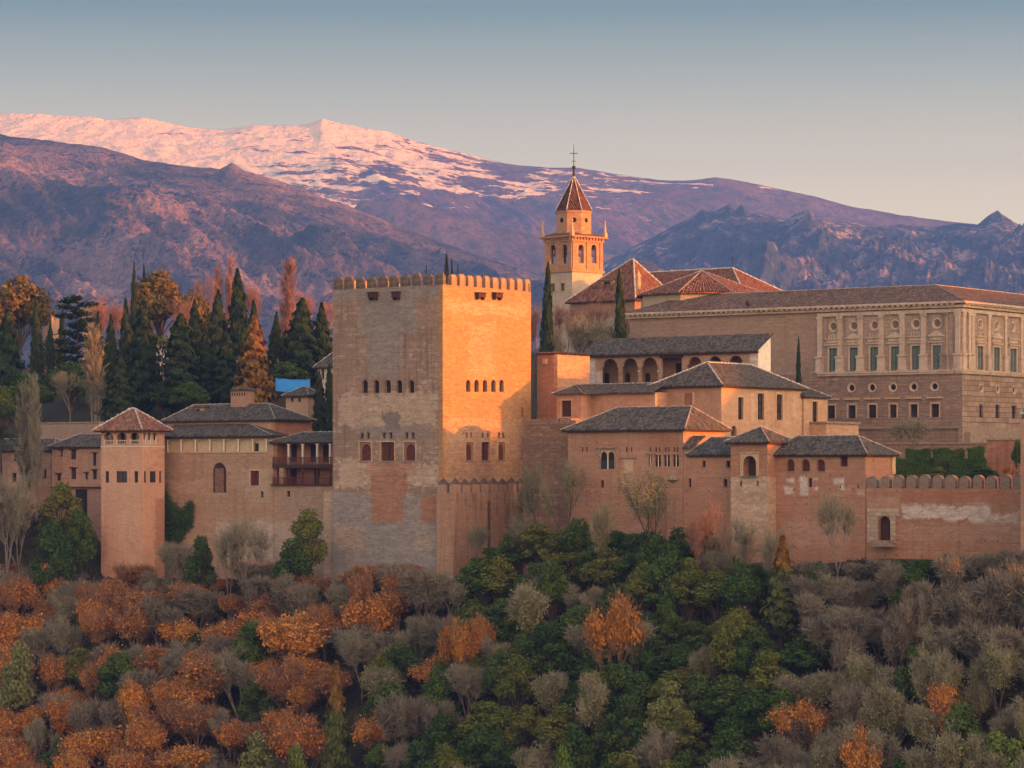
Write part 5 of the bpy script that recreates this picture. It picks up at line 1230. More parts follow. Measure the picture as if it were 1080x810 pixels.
# craggy range, right; haze blue painted into its rock
t = far(NT('haze_blue_crags'))
n1 = t.noise(.008, 7, .65, dist=.6); n2 = t.noise(.04, 6, .7); n3 = t.noise(.14, 3, .6)
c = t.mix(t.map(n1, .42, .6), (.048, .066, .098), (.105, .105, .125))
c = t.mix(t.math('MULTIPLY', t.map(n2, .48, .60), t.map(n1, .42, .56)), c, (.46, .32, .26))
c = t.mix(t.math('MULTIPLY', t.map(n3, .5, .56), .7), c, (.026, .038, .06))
crag_mat = t.finish(c, .95, n2, .9, 30, .05)
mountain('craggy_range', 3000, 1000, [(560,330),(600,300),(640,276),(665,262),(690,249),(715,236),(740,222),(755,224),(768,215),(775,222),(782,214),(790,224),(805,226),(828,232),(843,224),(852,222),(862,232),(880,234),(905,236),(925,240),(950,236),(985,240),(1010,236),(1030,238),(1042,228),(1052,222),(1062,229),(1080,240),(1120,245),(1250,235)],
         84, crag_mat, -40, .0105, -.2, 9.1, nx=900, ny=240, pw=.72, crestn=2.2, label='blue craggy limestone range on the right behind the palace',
         lobes=[(852,-.10,12,.07,9),(826,-.22,16,.08,10),(1038,-.35,18,.08,10),(780,-.5,26,.1,9),(700,-.42,26,.1,8)])
# low bare foothill between
t = far(NT('foothill_scrub'))
n1 = t.noise(.008, 6, .62); n2 = t.noise(.06, 5, .7)
c = t.mix(t.map(n1, .42, .58), (.075, .06, .05), (.19, .12, .09)); c = t.mix(t.map(n2, .5, .6, 0, .7), c, (.06, .058, .045))
foot_mat = t.finish(c, .95, n2, 1, 30, .05)
mountain('foothill', 2250, 420, [(520,330),(560,312),(600,303),(630,300),(655,285),(672,272),(690,278),(715,292),(760,305),(850,310),(900,304),(960,300),(1010,306),(1080,312),(1200,315)], 26, foot_mat, -30, .012, .3, 21.3, nx=220, ny=70, crestn=3, label='low bare foothill just behind the church roof')
mountain('foothill', 3600, 700, [(200,300),(330,262),(380,214),(420,208),(470,222),(540,240),(600,262),(680,272),(760,300)], 50, foot_mat, -40, .008, .35, 33.1, nx=260, ny=90, crestn=2, label='lilac middle spur under the snow mountain')
# the snow mountain
t = far(NT('snow_mountain'))
x, y, z = t.xyz()
n1 = t.noise(.0035, 8, .62, dist=1.0); n2 = t.noise(.012, 7, .7, (.5, 1, 1.7), dist=1.2); n4 = t.noise(.04, 6, .75, (.45, 1, 1.6), dist=.6); n3 = t.noise(.02, 5, .65)
c = t.mix(t.map(n1, .4, .6), (.10, .058, .045), (.19, .11, .08)); c = t.mix(t.map(n3, .5, .65, 0, .6), c, (.06, .045, .04))
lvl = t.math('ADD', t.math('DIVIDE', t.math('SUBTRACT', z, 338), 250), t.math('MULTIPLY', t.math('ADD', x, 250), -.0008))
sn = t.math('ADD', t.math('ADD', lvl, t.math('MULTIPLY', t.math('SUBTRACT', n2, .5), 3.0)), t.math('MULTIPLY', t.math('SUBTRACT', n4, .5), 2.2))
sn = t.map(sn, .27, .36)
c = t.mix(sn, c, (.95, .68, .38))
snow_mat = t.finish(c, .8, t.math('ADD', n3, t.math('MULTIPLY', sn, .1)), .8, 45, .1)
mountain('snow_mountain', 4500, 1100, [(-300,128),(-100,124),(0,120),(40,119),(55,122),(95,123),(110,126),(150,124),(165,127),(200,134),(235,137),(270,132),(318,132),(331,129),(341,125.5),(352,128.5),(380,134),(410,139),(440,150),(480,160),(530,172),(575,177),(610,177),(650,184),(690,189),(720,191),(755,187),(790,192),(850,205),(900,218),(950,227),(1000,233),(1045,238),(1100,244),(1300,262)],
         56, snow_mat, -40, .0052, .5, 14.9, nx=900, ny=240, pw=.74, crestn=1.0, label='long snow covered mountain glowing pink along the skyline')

# ---------------------------------------------------------------- haze
hz = bpy.data.materials.new('haze'); hz.use_nodes = True; ht = hz.node_tree; ht.nodes.clear()
ho_ = ht.nodes.new('ShaderNodeOutputMaterial'); pv = ht.nodes.new('ShaderNodeVolumePrincipled'); ht.links.new(pv.outputs[0], ho_.inputs['Volume'])
pv.inputs['Color'].default_value = (.12, .32, 1.0, 1); pv.inputs['Density'].default_value = 9e-5; pv.inputs['Anisotropy'].default_value = 0.0
hb = MB(); hb.box(-2750, 2750, -80, 11600, -90, 1190); tag(hb.build('haze', hz), kind='stuff')

# ================================================================ trees
class LM:
    """many small leaf faces in one mesh"""
    def __init__(s): s.V = []; s.n = 0; s.parts = []; s.mi = 0
    def quads(s, c, n_, sz, asp=1.0, up=None, rg=None):
        k = len(c); n_ = n_ / np.linalg.norm(n_, axis=1, keepdims=True)
        r = rg.randn(k, 3) if up is None else up + rg.randn(k, 3)*.35
        a = np.cross(n_, r); a /= np.linalg.norm(a, axis=1, keepdims=True) + 1e-9; b = np.cross(n_, a)
        sz = sz[:, None]; a = a*sz; b = b*sz*asp
        s.V.append(np.stack([c - a*.9 - b*.6, c + a*.15 - b, c + a - b*.1 + 0, c - a*.2 + b], 1).reshape(-1, 3)); s.n += k; s.parts.append(np.full(k, s.mi, np.int32))
    def mesh(s, name, mat):
        V = np.concatenate(s.V); k = len(V) // 4
        me = bpy.data.meshes.new(name); me.vertices.add(len(V)); me.vertices.foreach_set('co', V.ravel().astype(np.float32))
        me.loops.add(len(V)); me.loops.foreach_set('vertex_index', np.arange(len(V), dtype=np.int32))
        me.polygons.add(k); me.polygons.foreach_set('loop_start', np.arange(0, 4*k, 4, dtype=np.int32))
        for q in (mat if isinstance(mat, tuple) else (mat,)): me.materials.append(q)
        me.polygons.foreach_set('material_index', np.concatenate(s.parts)); me.update(calc_edges=True); me.validate(); return me
def unit(rg, k):
    v = rg.randn(k, 3); return v / np.linalg.norm(v, axis=1, keepdims=True)
BARK = plain('bark', (.10, .075, .055), .95, .4, 2); BARK_PALE = plain('pale_bark', (.20, .17, .14), .95, .35, 2); BARK_RED = plain('warm_bark', (.17, .10, .07), .95, .35, 2)
H0 = 10.0
def limbs(mb, rg, ends, base, r0, k=5, subs=3):
    for e in ends:
        e = Vector(e); b = Vector(base) + Vector((0, 0, rg.uniform(0, 1.6))); mid = b.lerp(e, .5) + Vector((rg.uniform(-.3, .3), rg.uniform(-.3, .3), .3))
        mb.tube(b, mid, r0*.5, r0*.3, k); mb.tube(mid, e, r0*.3, r0*.1, k)
        for _ in range(subs):
            q = mid.lerp(e, rg.random()); mb.tube(q, q + Vector((rg.uniform(-.8, .8), rg.uniform(-.8, .8), rg.uniform(.4, 1.5))), r0*.16, r0*.05, 4)
def broad(seed, mat, bark, leaves=2600, leaf=.16, W=3.2, low=.28, twigs=0, flat=1.0, lobes=16, twigmat=None, fill=.5, asp=1.4, r0=.17, lob=(.26, .44), upper=0):
    rg = np.random.RandomState(seed); pr = random.Random(seed)
    lm = LM(); H = H0; zc = H*(low + 1)/2; hz_ = H*(1 - low)/2
    cs = []
    for i in range(lobes):
        u = unit(rg, 1)[0]; u[2] = abs(u[2])*.95 - .25; rr = .45 + .55*rg.rand()**.5
        lr = W*rg.uniform(*lob); c = np.array([u[0]*(W - lr*.8)*rr, u[1]*(W - lr*.8)*rr, zc + u[2]*(hz_ - lr*.7)*flat]); cs.append((c, lr))
    cs.append((np.array([0, 0, H - W*.42]), W*.4)); 
    area = np.array([r*r for _, r in cs]); cnt = (leaves*area/area.sum()).astype(int)
    for (c, r), k in zip(cs, cnt):
        u = unit(rg, k)
        if upper: u[:, 2] = np.where(rg.rand(k) < upper, np.abs(u[:, 2]), u[:, 2])
        rad = r*(fill + (1 - fill)*rg.rand(k)**.6)*(1 + .25*rg.randn(k)*.5); pz = c + u*rad[:, None]*np.array([1, 1, .85])
        lm.quads(pz, u + unit(rg, k)*.9, leaf*(.6 + .8*rg.rand(k)), asp, None, rg)
    if twigs:
        lm.mi = 1 if twigmat else 0; k = twigs; pick = rg.choice(len(cs), k, p=area/area.sum()); C_ = np.array([c for c, _ in cs])[pick]; Rr = np.array([r for _, r in cs])[pick]
        u = unit(rg, k); u[:, 2] = np.abs(u[:, 2])*.8 + .1*rg.randn(k); pz = C_ + u*(Rr*(.5 + .75*rg.rand(k)))[:, None]
        lm.quads(pz, unit(rg, k), .022 + .02*rg.rand(k), 16.0, u*.8 + np.array([0, 0, 1.3]), rg)
    mb = MB(); top = H*low + .6
    mb.tube((0, 0, -1.5), (.1, 0, top*.5), r0*1.2, r0, 7); mb.tube((.1, 0, top*.5), (0, .1, top + .8), r0, r0*.7, 7); limbs(mb, pr, [c for c, _ in cs], (0, .05, top*.75), r0)
    return lm.mesh('crown', (mat, twigmat) if twigmat else mat), mb.mesh('trunk', bark)
def bare(seed, mat, bark, twigs=5000, W=2.7, low=.2, asp=15, tw=.02, lobes=20, leaves=0, leafm=.1, rise=.7, lmat=None, first=3.4, top=0, spread=.36):
    """leafless tree: forking limbs and a haze of fine twigs"""
    rg = np.random.RandomState(seed); pr = random.Random(seed); lm = LM(); mb = MB(); tips = []
    def grow(p, d, L, r, lev):
        q = p + d*L; mb.tube(p, q, r, r*.68, 6 if lev < 2 else 4)
        if lev >= 4: tips.append((q, d, L)); return
        n = 3 if lev < 3 else 2
        for i in range(n):
            e = (d + Vector((pr.gauss(0, spread), pr.gauss(0, spread), pr.gauss(.12, .22)))).normalized(); e = (e + Vector((0, 0, .18*rise))).normalized()
            if lev >= 2: tips.append((q, e, L*.7))
            grow(q.copy(), e, L*pr.uniform(.66, .86), r*.62, lev + 1)
    grow(Vector((0, 0, -1.2)), Vector((pr.gauss(0, .05), pr.gauss(0, .05), 1)).normalized(), first, .17, 0)
    A = np.array([list(p) for p, _, _ in tips]); Dv = np.array([list(d) for _, d, _ in tips]); Ls = np.array([l for _, _, l in tips])
    k = twigs; i = rg.randint(0, len(A), k); u = Dv[i] + unit(rg, k)*.75; u /= np.linalg.norm(u, axis=1, keepdims=True); pz = A[i] + u*(Ls[i]*rg.rand(k)*1.1)[:, None]
    lm.quads(pz, unit(rg, k), tw*(.7 + .7*rg.rand(k)), asp, u*2.2, rg)
    if leaves:
        lm.mi = 1 if lmat else 0; ok = np.where(A[:, 2] > np.percentile(A[:, 2], top))[0]; i = ok[rg.randint(0, len(ok), leaves)]; lm.quads(A[i] + rg.randn(leaves, 3)*.3, unit(rg, leaves), leafm*(.6 + .8*rg.rand(leaves)), 1.2, None, rg)
    V = np.concatenate(lm.V); top = np.percentile(V[:, 2], 99.5); wid = np.percentile(np.hypot(V[:, 0], V[:, 1]), 97); s3 = np.array([W/wid, W/wid, H0/top])
    lm.V = [v*s3 for v in lm.V]; mb.v = [(a*s3[0], b*s3[1], c*s3[2]) for a, b, c in mb.v]
    return lm.mesh('crown', (mat, lmat) if lmat else mat), mb.mesh('trunk', bark)
def cypress(seed, mat, leaves=3000, W=1.5, leaf=.16, cone=.6, lumpy=.3, low=.03, bark=BARK, base=0.0, tip=None, thr=.6):
    rg = np.random.RandomState(seed); lm = LM(); H = H0; k = leaves
    h = rg.rand(k)**.85; ph = rg.rand(7)*6; an = rg.rand(k)*2*math.pi
    def prof(h): return np.minimum(1, (h + .04)*6)*(1 - h**1.6)**(.55 + cone*.5)*(1 - cone*.35*h)
    lump = 1 + lumpy*(np.sin(an*3 + h*21 + ph[0])*.4 + np.sin(an*5 - h*37 + ph[1])*.35 + np.sin(h*63 + an*2 + ph[2])*.35)
    r = W*prof(h)*lump*(.6 + .4*rg.rand(k)**.5)*(1 + .14*rg.randn(k)) + .03*rg.rand(k)
    c = np.stack([r*np.cos(an), r*np.sin(an), H*(low + (1 - low)*h)], 1); nrm = np.stack([np.cos(an), np.sin(an), .5 + 0*an], 1)
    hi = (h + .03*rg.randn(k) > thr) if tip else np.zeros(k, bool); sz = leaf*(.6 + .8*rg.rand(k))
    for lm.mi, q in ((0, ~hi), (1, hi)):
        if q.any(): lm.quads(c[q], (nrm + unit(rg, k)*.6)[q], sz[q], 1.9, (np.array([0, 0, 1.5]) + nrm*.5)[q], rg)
    mb = MB(); mb.tube((0, 0, -1.5), (0, 0, H*.85), .2, .05, 6)
    return lm.mesh('crown', (mat, tip) if tip else mat), mb.mesh('trunk', bark)
def poplar(seed, mat, bark, twigs=2400, W=1.1, stems=3):
    """bare columnar poplar: steep limbs, upright twigs"""
    rg = np.random.RandomState(seed); pr = random.Random(seed); lm = LM(); mb = MB(); A, D_ = [], []
    for s_ in range(stems):
        x, y = pr.uniform(-.3, .3)*(stems > 1), pr.uniform(-.3, .3)*(stems > 1); hh = H0*pr.uniform(.8, 1) if s_ else H0*.97
        mb.tube((x, y, -1.5), (x*1.4, y*1.4, hh*.5), .13, .08, 6); mb.tube((x*1.4, y*1.4, hh*.5), (x*1.2, y*1.2, hh), .08, .015, 5)
        for i in range(46):
            z = hh*pr.uniform(.14, .93); t_ = pr.uniform(0, 6.28); L = W*1.7*pr.uniform(.5, 1)*(1 - (z/hh)**2*.75); d = Vector((math.cos(t_)*.38, math.sin(t_)*.38, 1)).normalized()
            p = Vector((x*1.3, y*1.3, z)); q = p + d*L; mb.tube(p, q, .03, .01, 4); A += [p.lerp(q, f) for f in (.4, .7, 1.0)]; D_ += [d]*3
    A = np.array([list(a) for a in A]); D_ = np.array([list(a) for a in D_]); i = rg.randint(0, len(A), twigs); u = D_[i] + unit(rg, twigs)*.35
    lm.quads(A[i] + u*(rg.rand(twigs)*.55)[:, None], unit(rg, twigs), .016 + .014*rg.rand(twigs), 17, u*3, rg)
    return lm.mesh('crown', mat), mb.mesh('trunk', bark)
def cedar(seed, mat):
    rg = np.random.RandomState(seed); pr = random.Random(seed); lm = LM(); mb = MB(); mb.tube((0, 0, -1.5), (0, 0, H0*.95), .22, .05, 7)
    for i in range(30):
        z = H0*(.12 + .85*i/30); L = 3.0*(1 - .45*(i/30)**2)*pr.uniform(.5, 1.05); t_ = i*2.4 + pr.random(); d = np.array([math.cos(t_), math.sin(t_), .12])
        mb.tube((0, 0, z), tuple(np.array([0, 0, z]) + d*L), .06, .02, 4); k = 170; f = rg.rand(k)**.6; sp = rg.randn(k, 3)*np.array([.45, .45, .12])
        lm.quads(np.array([0, 0, z]) + d*(f*L)[:, None] + sp*(.4 + .6*f)[:, None], np.array([0, 0, 1]) + unit(rg, k)*.6, .15*(.6 + .8*rg.rand(k)), 1.4, None, rg)
    return lm.mesh('crown', mat), mb.mesh('trunk', BARK)
def palm(seed, mat):
    rg = np.random.RandomState(seed); lm = LM(); mb = MB(); mb.tube((0, 0, -1.5), (0, 0, H0*.72), .32, .28, 8)
    for i in range(34):
        t_ = i*2.399; el = rg.uniform(-.35, 1.2); d = np.array([math.cos(t_)*math.cos(el), math.sin(t_)*math.cos(el), math.sin(el)]); k = 60; f = np.linspace(.05, 1, k)
        c = np.array([0, 0, H0*.74]) + d*(f*3.0)[:, None]; c[:, 2] -= f**2*1.6; side = np.cross(d, [0, 0, 1]); side /= np.linalg.norm(side); sg = np.where(np.arange(k) % 2, 1, -1)[:, None]
        lm.quads(c + side*sg*.22*(1 - f*.6)[:, None], np.array([0, 0, 1.]) + unit(rg, k)*.3, np.full(k, .05), 7, side*sg + d*.4, rg)
    return lm.mesh('crown', mat), mb.mesh('trunk', BARK)

LEAF = {
 'evergreen': leafmat('evergreen_leaves', (.028, .075, .02), (.115, .165, .036)),
 'olive': leafmat('olive_leaves', (.095, .13, .026), (.21, .205, .045)),
 'cypress': leafmat('cypress_foliage', (.022, .042, .016), (.045, .062, .022), trans=.1),
 'pine': leafmat('pine_needles', (.13, .10, .028), (.17, .115, .03), trans=.15),
 'autumn': leafmat('autumn_and_sunlit_leaves', (.50, .20, .06), (.80, .40, .065), (.34, .13, .05), var=.75),  # autumn colour that also stands for low sun on the crowns
 'rust': leafmat('rust_twigs', (.42, .185, .07), (.62, .28, .06), (.24, .10, .05), var=.75),
 'gold': leafmat('golden_and_sunlit_leaves', (.52, .26, .03), (.46, .18, .03)),
 'olivecypress': leafmat('olive_conifer_foliage', (.075, .095, .03), (.11, .13, .04), trans=.1),
 'browntwig': leafmat('brown_twigs', (.22, .13, .075), (.30, .165, .085), trans=.1),
 'sunpaint': leafmat('painted_sun_foliage', (.26, .12, .022), (.16, .10, .024), trans=.1),  # orange of the low sun painted into conifer foliage
 'grey': leafmat('grey_twigs', (.21, .20, .135), (.27, .25, .165), trans=.1),
 'greyolive': leafmat('grey_olive_twigs', (.25, .25, .10), (.32, .305, .12), trans=.1),
 'purple': leafmat('dusky_twigs', (.17, .155, .115), (.22, .19, .135), trans=.1),
 'pinktwig': leafmat('pink_twigs', (.30, .165, .115), (.36, .20, .13), trans=.15),
 'lime': leafmat('lime_leaves', (.12, .20, .035), (.20, .24, .06)),
 'pale': leafmat('pale_green_leaves', (.22, .23, .08), (.17, .20, .07)),
 'palm': leafmat('palm_fronds', (.05, .075, .03), (.08, .10, .03)),
}
V_ = {}
def variants(kind, n, fn): V_[kind] = [fn(i) for i in range(n)]
variants('evergreen', 6, lambda i: broad(10+i, LEAF['evergreen'], BARK, 5200, .125, 3.1, .1, lobes=26, fill=.5, lob=(.16, .42)))
variants('olive', 5, lambda i: broad(20+i, LEAF['olive'], BARK, 5000, .115, 2.9, .1, lobes=26, fill=.45, lob=(.16, .42)))
variants('autumn', 8, lambda i: bare(30+i, LEAF['browntwig'], BARK_RED, 4200, 3.0, leaves=(7600, 5200, 9000, 6400)[i % 4], leafm=.085, lmat=LEAF['autumn'], first=2.2, top=(18, 32, 10, 25)[i % 4], spread=.30))
variants('rust', 6, lambda i: bare(40+i, LEAF['browntwig'], BARK_RED, 6500, 2.8, leaves=(2600, 1600)[i % 2], leafm=.095, lmat=LEAF['rust'], first=2.4, top=38, spread=.30))
variants('grey', 6, lambda i: bare(50+i, LEAF['grey'], BARK_PALE, 7000, 2.9, tw=.021, first=2.6))
variants('greyolive', 7, lambda i: bare(60+i, LEAF['grey'], BARK, 5500, 3.0, tw=.021, leaves=5200, leafm=.062, lmat=LEAF['greyolive'], first=2.2))
variants('purple', 6, lambda i: bare(70+i, LEAF['purple'], BARK, 7500, 2.9, tw=.021, first=1.6))
variants('gold', 3, lambda i: bare(80+i, LEAF['browntwig'], BARK_RED, 3600, 2.7, leaves=4200, leafm=.105, lmat=LEAF['gold'], first=2.6, top=35))
variants('lime', 2, lambda i: broad(90+i, LEAF['lime'], BARK, 2600, .13, 2.7, .12, lobes=14, fill=.5))
variants('pale', 2, lambda i: broad(95+i, LEAF['pale'], BARK, 2600, .13, 2.7, .12, lobes=14, fill=.5))
variants('cypress', 6, lambda i: cypress(100+i, LEAF['cypress'], 5200, 1.5, .125, (.45, .6, .3, .55, .4, .65)[i], .62))
variants('sunpaint', 1, lambda i: cypress(107+i, LEAF['sunpaint'], 5200, 1.5, .125, .5, .6))  # whole crown in the painted sun colour
variants('sunlittip', 2, lambda i: cypress(117+i, LEAF['olivecypress'], 5600, 1.3, .12, .7, .5, tip=LEAF['sunpaint'], thr=.68))  # upper crown coloured as if the low sun caught it
variants('column', 4, lambda i: cypress(110+i, LEAF['cypress'], 3600, 1.5, .12, .2, .45))
variants('pine', 4, lambda i: broad(120+i, LEAF['pine'], BARK, 4600, .15, 3.3, .30, lobes=20, fill=.5, flat=.95))
variants('cedar', 1, lambda i: cedar(130+i, LEAF['cypress']))
variants('bare', 5, lambda i: bare(140+i, LEAF['grey'], BARK_PALE, 5200))
variants('barewarm', 4, lambda i: bare(150+i, LEAF['pinktwig'], BARK_RED, 5000, tw=.022))
variants('budding', 3, lambda i: bare(155+i, LEAF['grey'], BARK, 3200, leaves=1300, leafm=.07, lmat=LEAF['olive']))
variants('poplar', 3, lambda i: poplar(160+i, LEAF['grey'], BARK_PALE))
variants('redpoplar', 3, lambda i: poplar(170+i, LEAF['pinktwig'], BARK_RED, 3000, 1.1, 2))
variants('palm', 1, lambda i: palm(180, LEAF['palm']))
W0 = {k: max(float(np.percentile([abs(v.co.x) for v in m_[0].vertices], 98.5)) for m_ in ms) for k, ms in V_.items()}
NM = {'evergreen': 'evergreen_tree', 'olive': 'olive_green_tree', 'autumn': 'autumn_tree', 'rust': 'autumn_tree', 'grey': 'bare_tree', 'greyolive': 'bare_tree', 'purple': 'bare_tree', 'gold': 'golden_tree', 'lime': 'leafy_tree', 'pale': 'leafy_tree',
      'cypress': 'cypress_tree', 'column': 'cypress_tree', 'sunpaint': 'cypress_tree', 'sunlittip': 'cypress_tree', 'pine': 'pine_tree', 'cedar': 'cedar_tree', 'bare': 'bare_tree', 'barewarm': 'bare_tree', 'budding': 'bare_tree', 'poplar': 'poplar_tree', 'redpoplar': 'poplar_tree', 'palm': 'palm_tree'}
tree_i = [0]
def plant(kind, x, y, H, Wd, label, group, z=None, rz=None, lean=0):
    """one tree: an Empty at the foot, with its own trunk and crown"""
    cm_, tm = V_[kind][tree_i[0] % len(V_[kind])]; tree_i[0] += 1
    z = gz_(x, y) if z is None else z
    o = empty(NM[kind], (x, y, z), rng.uniform(0, 6.28) if rz is None else rz); o.rotation_euler.x, o.rotation_euler.y = rng.gauss(0, .022), rng.gauss(0, .022); o.scale = (Wd/2/W0[kind], Wd/2/W0[kind], H/H0)
    tag(o, label, 'shrub' if 'shrub' in label.split()[:4] else 'tree', group)
    for nm_, me in (('trunk', tm), ('crown', cm_)): link(nm_, me, o)
    return o
def tree_at(kind, px, ytop, wpx, Y, label, group):
    x = (px - CX)/F*Y; zt = (HY - ytop)/F*Y; z = gz_(x, Y)
    return plant(kind, x, Y, max(2.0, zt - z), wpx*Y/F, label, group, z)

# ---------------------------------------------------------------- trees on the hill behind, one by one
HG = 'trees on the hill behind the palace'
for q in [
 ('pine', 20, 286, 66, 640, 'broad sunlit pine at the left edge with the house at its right'),
 ('pine', -8, 310, 50, 632, 'pine cut by the left edge of the view'),
 ('pine', 168, 281, 62, 630, 'tall broad orange-lit pine with two thin cypress tips over it'),
 ('pine', 203, 304, 44, 622, 'smaller rounded brown pine just right of the tall broad pine'),
 ('column', 140, 278, 9, 622, 'thin cypress spire touching the left side of the tall broad pine'),
 ('column', 157, 280, 9, 645, 'thin cypress tip peeping over the tall broad pine'),
 ('column', 40, 316, 17, 610, 'slim brownish cypress directly left of the sunlit hillside house'),
 ('column', 54, 341, 12, 600, 'short dark cypress in front of the sunlit hillside house'),
 ('column', 64, 326, 11, 615, 'slim cypress between the hillside house and the cedar'),
 ('cypress', 8, 328, 38, 572, 'big dark cypress at the left edge below the pines'),
 ('cedar', 82, 309, 50, 592, 'dark cedar with layered flat branches'),
 ('barewarm', 107, 312, 34, 660, 'pinkish leafless tree right behind the cedar'),
 ('barewarm', 126, 318, 30, 655, 'pinkish leafless tree between cedar and tall broad pine'),
 ('barewarm', 150, 312, 30, 640, 'reddish leafless tree under the tall broad pine'),
 ('barewarm', 188, 316, 44, 616, 'reddish leafless tree under the smaller brown pine'),
 ('barewarm', 214, 316, 34, 640, 'pinkish leafless tree right of the smaller brown pine'),
 ('cypress', 117, 334, 20, 562, 'narrow dark cypress left of the tallest twin cypresses'),
 ('cypress', 133, 317, 24, 568, 'dark cypress, left one of a close pair above the corner tower'),
 ('cypress', 152, 318, 40, 560, 'broad dark cypress, right one of a close pair above the corner tower'),
 ('cypress', 126, 372, 34, 540, 'low dark cypress just above the corner tower roof'),
 ('cypress', 188, 333, 46, 552, 'very wide blackish cypress above the left end of the upper wing'),
 ('cypress', 228, 307, 30, 590, 'dark cypress with orange touched right side, left of the tallest cypress'),
 ('cypress', 218, 352, 32, 556, 'dark cypress left of the chimney, behind the upper wing'),
 ('cypress', 241, 350, 38, 552, 'dark cypress directly behind the square chimney'),
 ('cypress', 254, 285, 30, 590, 'tallest cypress of the hill, its tip above all others'),
 ('cypress', 270, 318, 24, 572, 'dark cypress close behind the orange lit cypress'),
 ('sunpaint', 268, 335, 40, 545, 'cypress with sunlit orange painted into its crown right of the chimney'),
 ('cypress', 289, 330, 20, 580, 'slim dark cypress between the orange lit one and the regular cone'),
 ('cypress', 317, 316, 42, 572, 'regular cone shaped cypress above the blue tarpaulin'),
 ('cypress', 340, 321, 30, 575, 'dark cypress touching the left edge of the great tower'),
 ('redpoplar', 229, 275, 17, 690, 'thin pinkish poplar, left one of two beside the tallest cypress'),
 ('redpoplar', 241, 272, 18, 690, 'thin pinkish poplar, right one of two beside the tallest cypress'),
 ('redpoplar', 299, 273, 24, 690, 'tall glowing orange poplar standing apart left of the great tower'),
 ('barewarm', 212, 290, 26, 700, 'faint pink leafless tree between brown pine and the thin poplars'),
 ('barewarm', 272, 300, 30, 705, 'faint pink leafless tree right of the tallest cypress'),
 ('barewarm', 320, 305, 34, 705, 'faint pink leafless tree right of the glowing poplar'),
 ('barewarm', 343, 316, 22, 700, 'faint pink leafless tree beside the great tower top'),
 ('barewarm', 200, 352, 30, 600, 'pink leafless tree in the gap between the wide cypress and its neighbours'),
 ('poplar', 99, 343, 27, 548, 'tall grey poplar without leaves left of the corner tower roof'),
 ('poplar', 42, 386, 20, 500, 'tallest grey leafless poplar in front of the old houses'),
 ('poplar', 28, 404, 30, 503, 'shorter grey leafless poplar in front of the lower old house'),
 ('bare', 74, 392, 36, 556, 'small leafless tree under the cedar'),
 ('evergreen', 75, 380, 60, 580, 'dark bushy evergreen under the cedar'),
 ('evergreen', 30, 392, 54, 566, 'dark bushy evergreen under the big left cypress'),
 ('evergreen', 105, 398, 44, 560, 'dark bushy evergreen behind the tall grey poplar'),
 ('evergreen', 200, 402, 46, 545, 'dark evergreen behind the dormer of the upper wing'),
 ('evergreen', 300, 380, 50, 565, 'dark evergreen behind the blue tarpaulin'),
 ('evergreen', 172, 400, 40, 552, 'dark evergreen behind the right edge of the corner tower roof'),
 ('evergreen', 4, 405, 36, 545, 'green bushy tree above the palm at the left edge'),
 ('evergreen', 112, 362, 44, 585, 'dark bush filling the gap left of the close cypress pair'),
 ('evergreen', 172, 352, 46, 592, 'dark bush filling the gap right of the close cypress pair'),
 ('evergreen', 212, 372, 44, 580, 'dark bush behind the cypress left of the chimney'),
 ('evergreen', 304, 352, 44, 596, 'dark bush left of the regular cone shaped cypress'),
 ('evergreen', 330, 360, 36, 588, 'dark bush between the last two cypresses by the great tower'),
 ('cypress', 206, 318, 26, 598, 'dark cypress half hidden right of the very wide blackish one'),
 ('cypress', 100, 330, 20, 596, 'dark cypress just right of the cedar'),
 ('evergreen', 52, 352, 26, 636, 'dark bush hiding the foot of the sunlit hillside house'),
 ('palm', 2, 434, 40, 512, 'palm tree at the left edge above the old house roof'),
 ('column', 337, 392, 17, 494, 'dark cypress, left one of two between balcony roof and great tower'),
 ('column', 348, 385, 16, 494, 'dark cypress, right one of two between balcony roof and great tower'),
 ('column', 468, 272, 15, 500, 'dark conifer tip rising behind the corner of the great tower battlements'),
 ('column', 480, 274, 7, 500, 'thin cypress tip behind the battlements, right of the dark conifer tip'),
 ('column', 487.5, 280, 6, 500, 'short thin cypress tip behind the battlements, rightmost of three'),
 ('column', 451, 281, 6, 500, 'tiny conifer tip behind the shaded face battlements'),
 ('column', 575, 279, 17, 510, 'slender cypress between great tower and bell tower'),
 ('column', 657, 287, 18, 508, 'slender dark cypress in front of the church roof'),
 ('column', 842, 357, 8, 482, 'small thin cypress in front of the stone palace'),
 ('barewarm', 562, 322, 34, 545, 'reddish leafless tree right behind the lit edge of the great tower'),
 ('barewarm', 598, 318, 56, 546, 'red tipped leafless tree in front of the bell tower'),
 ('barewarm', 628, 318, 46, 550, 'red tipped leafless tree below the church dormer'),
 ('barewarm', 652, 322, 36, 548, 'red tipped leafless tree left of the slender church cypress'),
 ('bare', 612, 334, 60, 520, 'grey leafless tree in front of the church wall, left one'),
 ('bare', 640, 338, 54, 518, 'grey leafless tree in front of the church wall, right one'),
 ('bare', 586, 345, 36, 515, 'grey leafless tree beside the slender cypress by the great tower'),
 ('bare', 960, 440, 46, 446, 'spreading leafless tree in front of the stone palace base'),
]: tree_at(*q, HG)
WG = 'trees and shrubs at the foot of the palace walls'
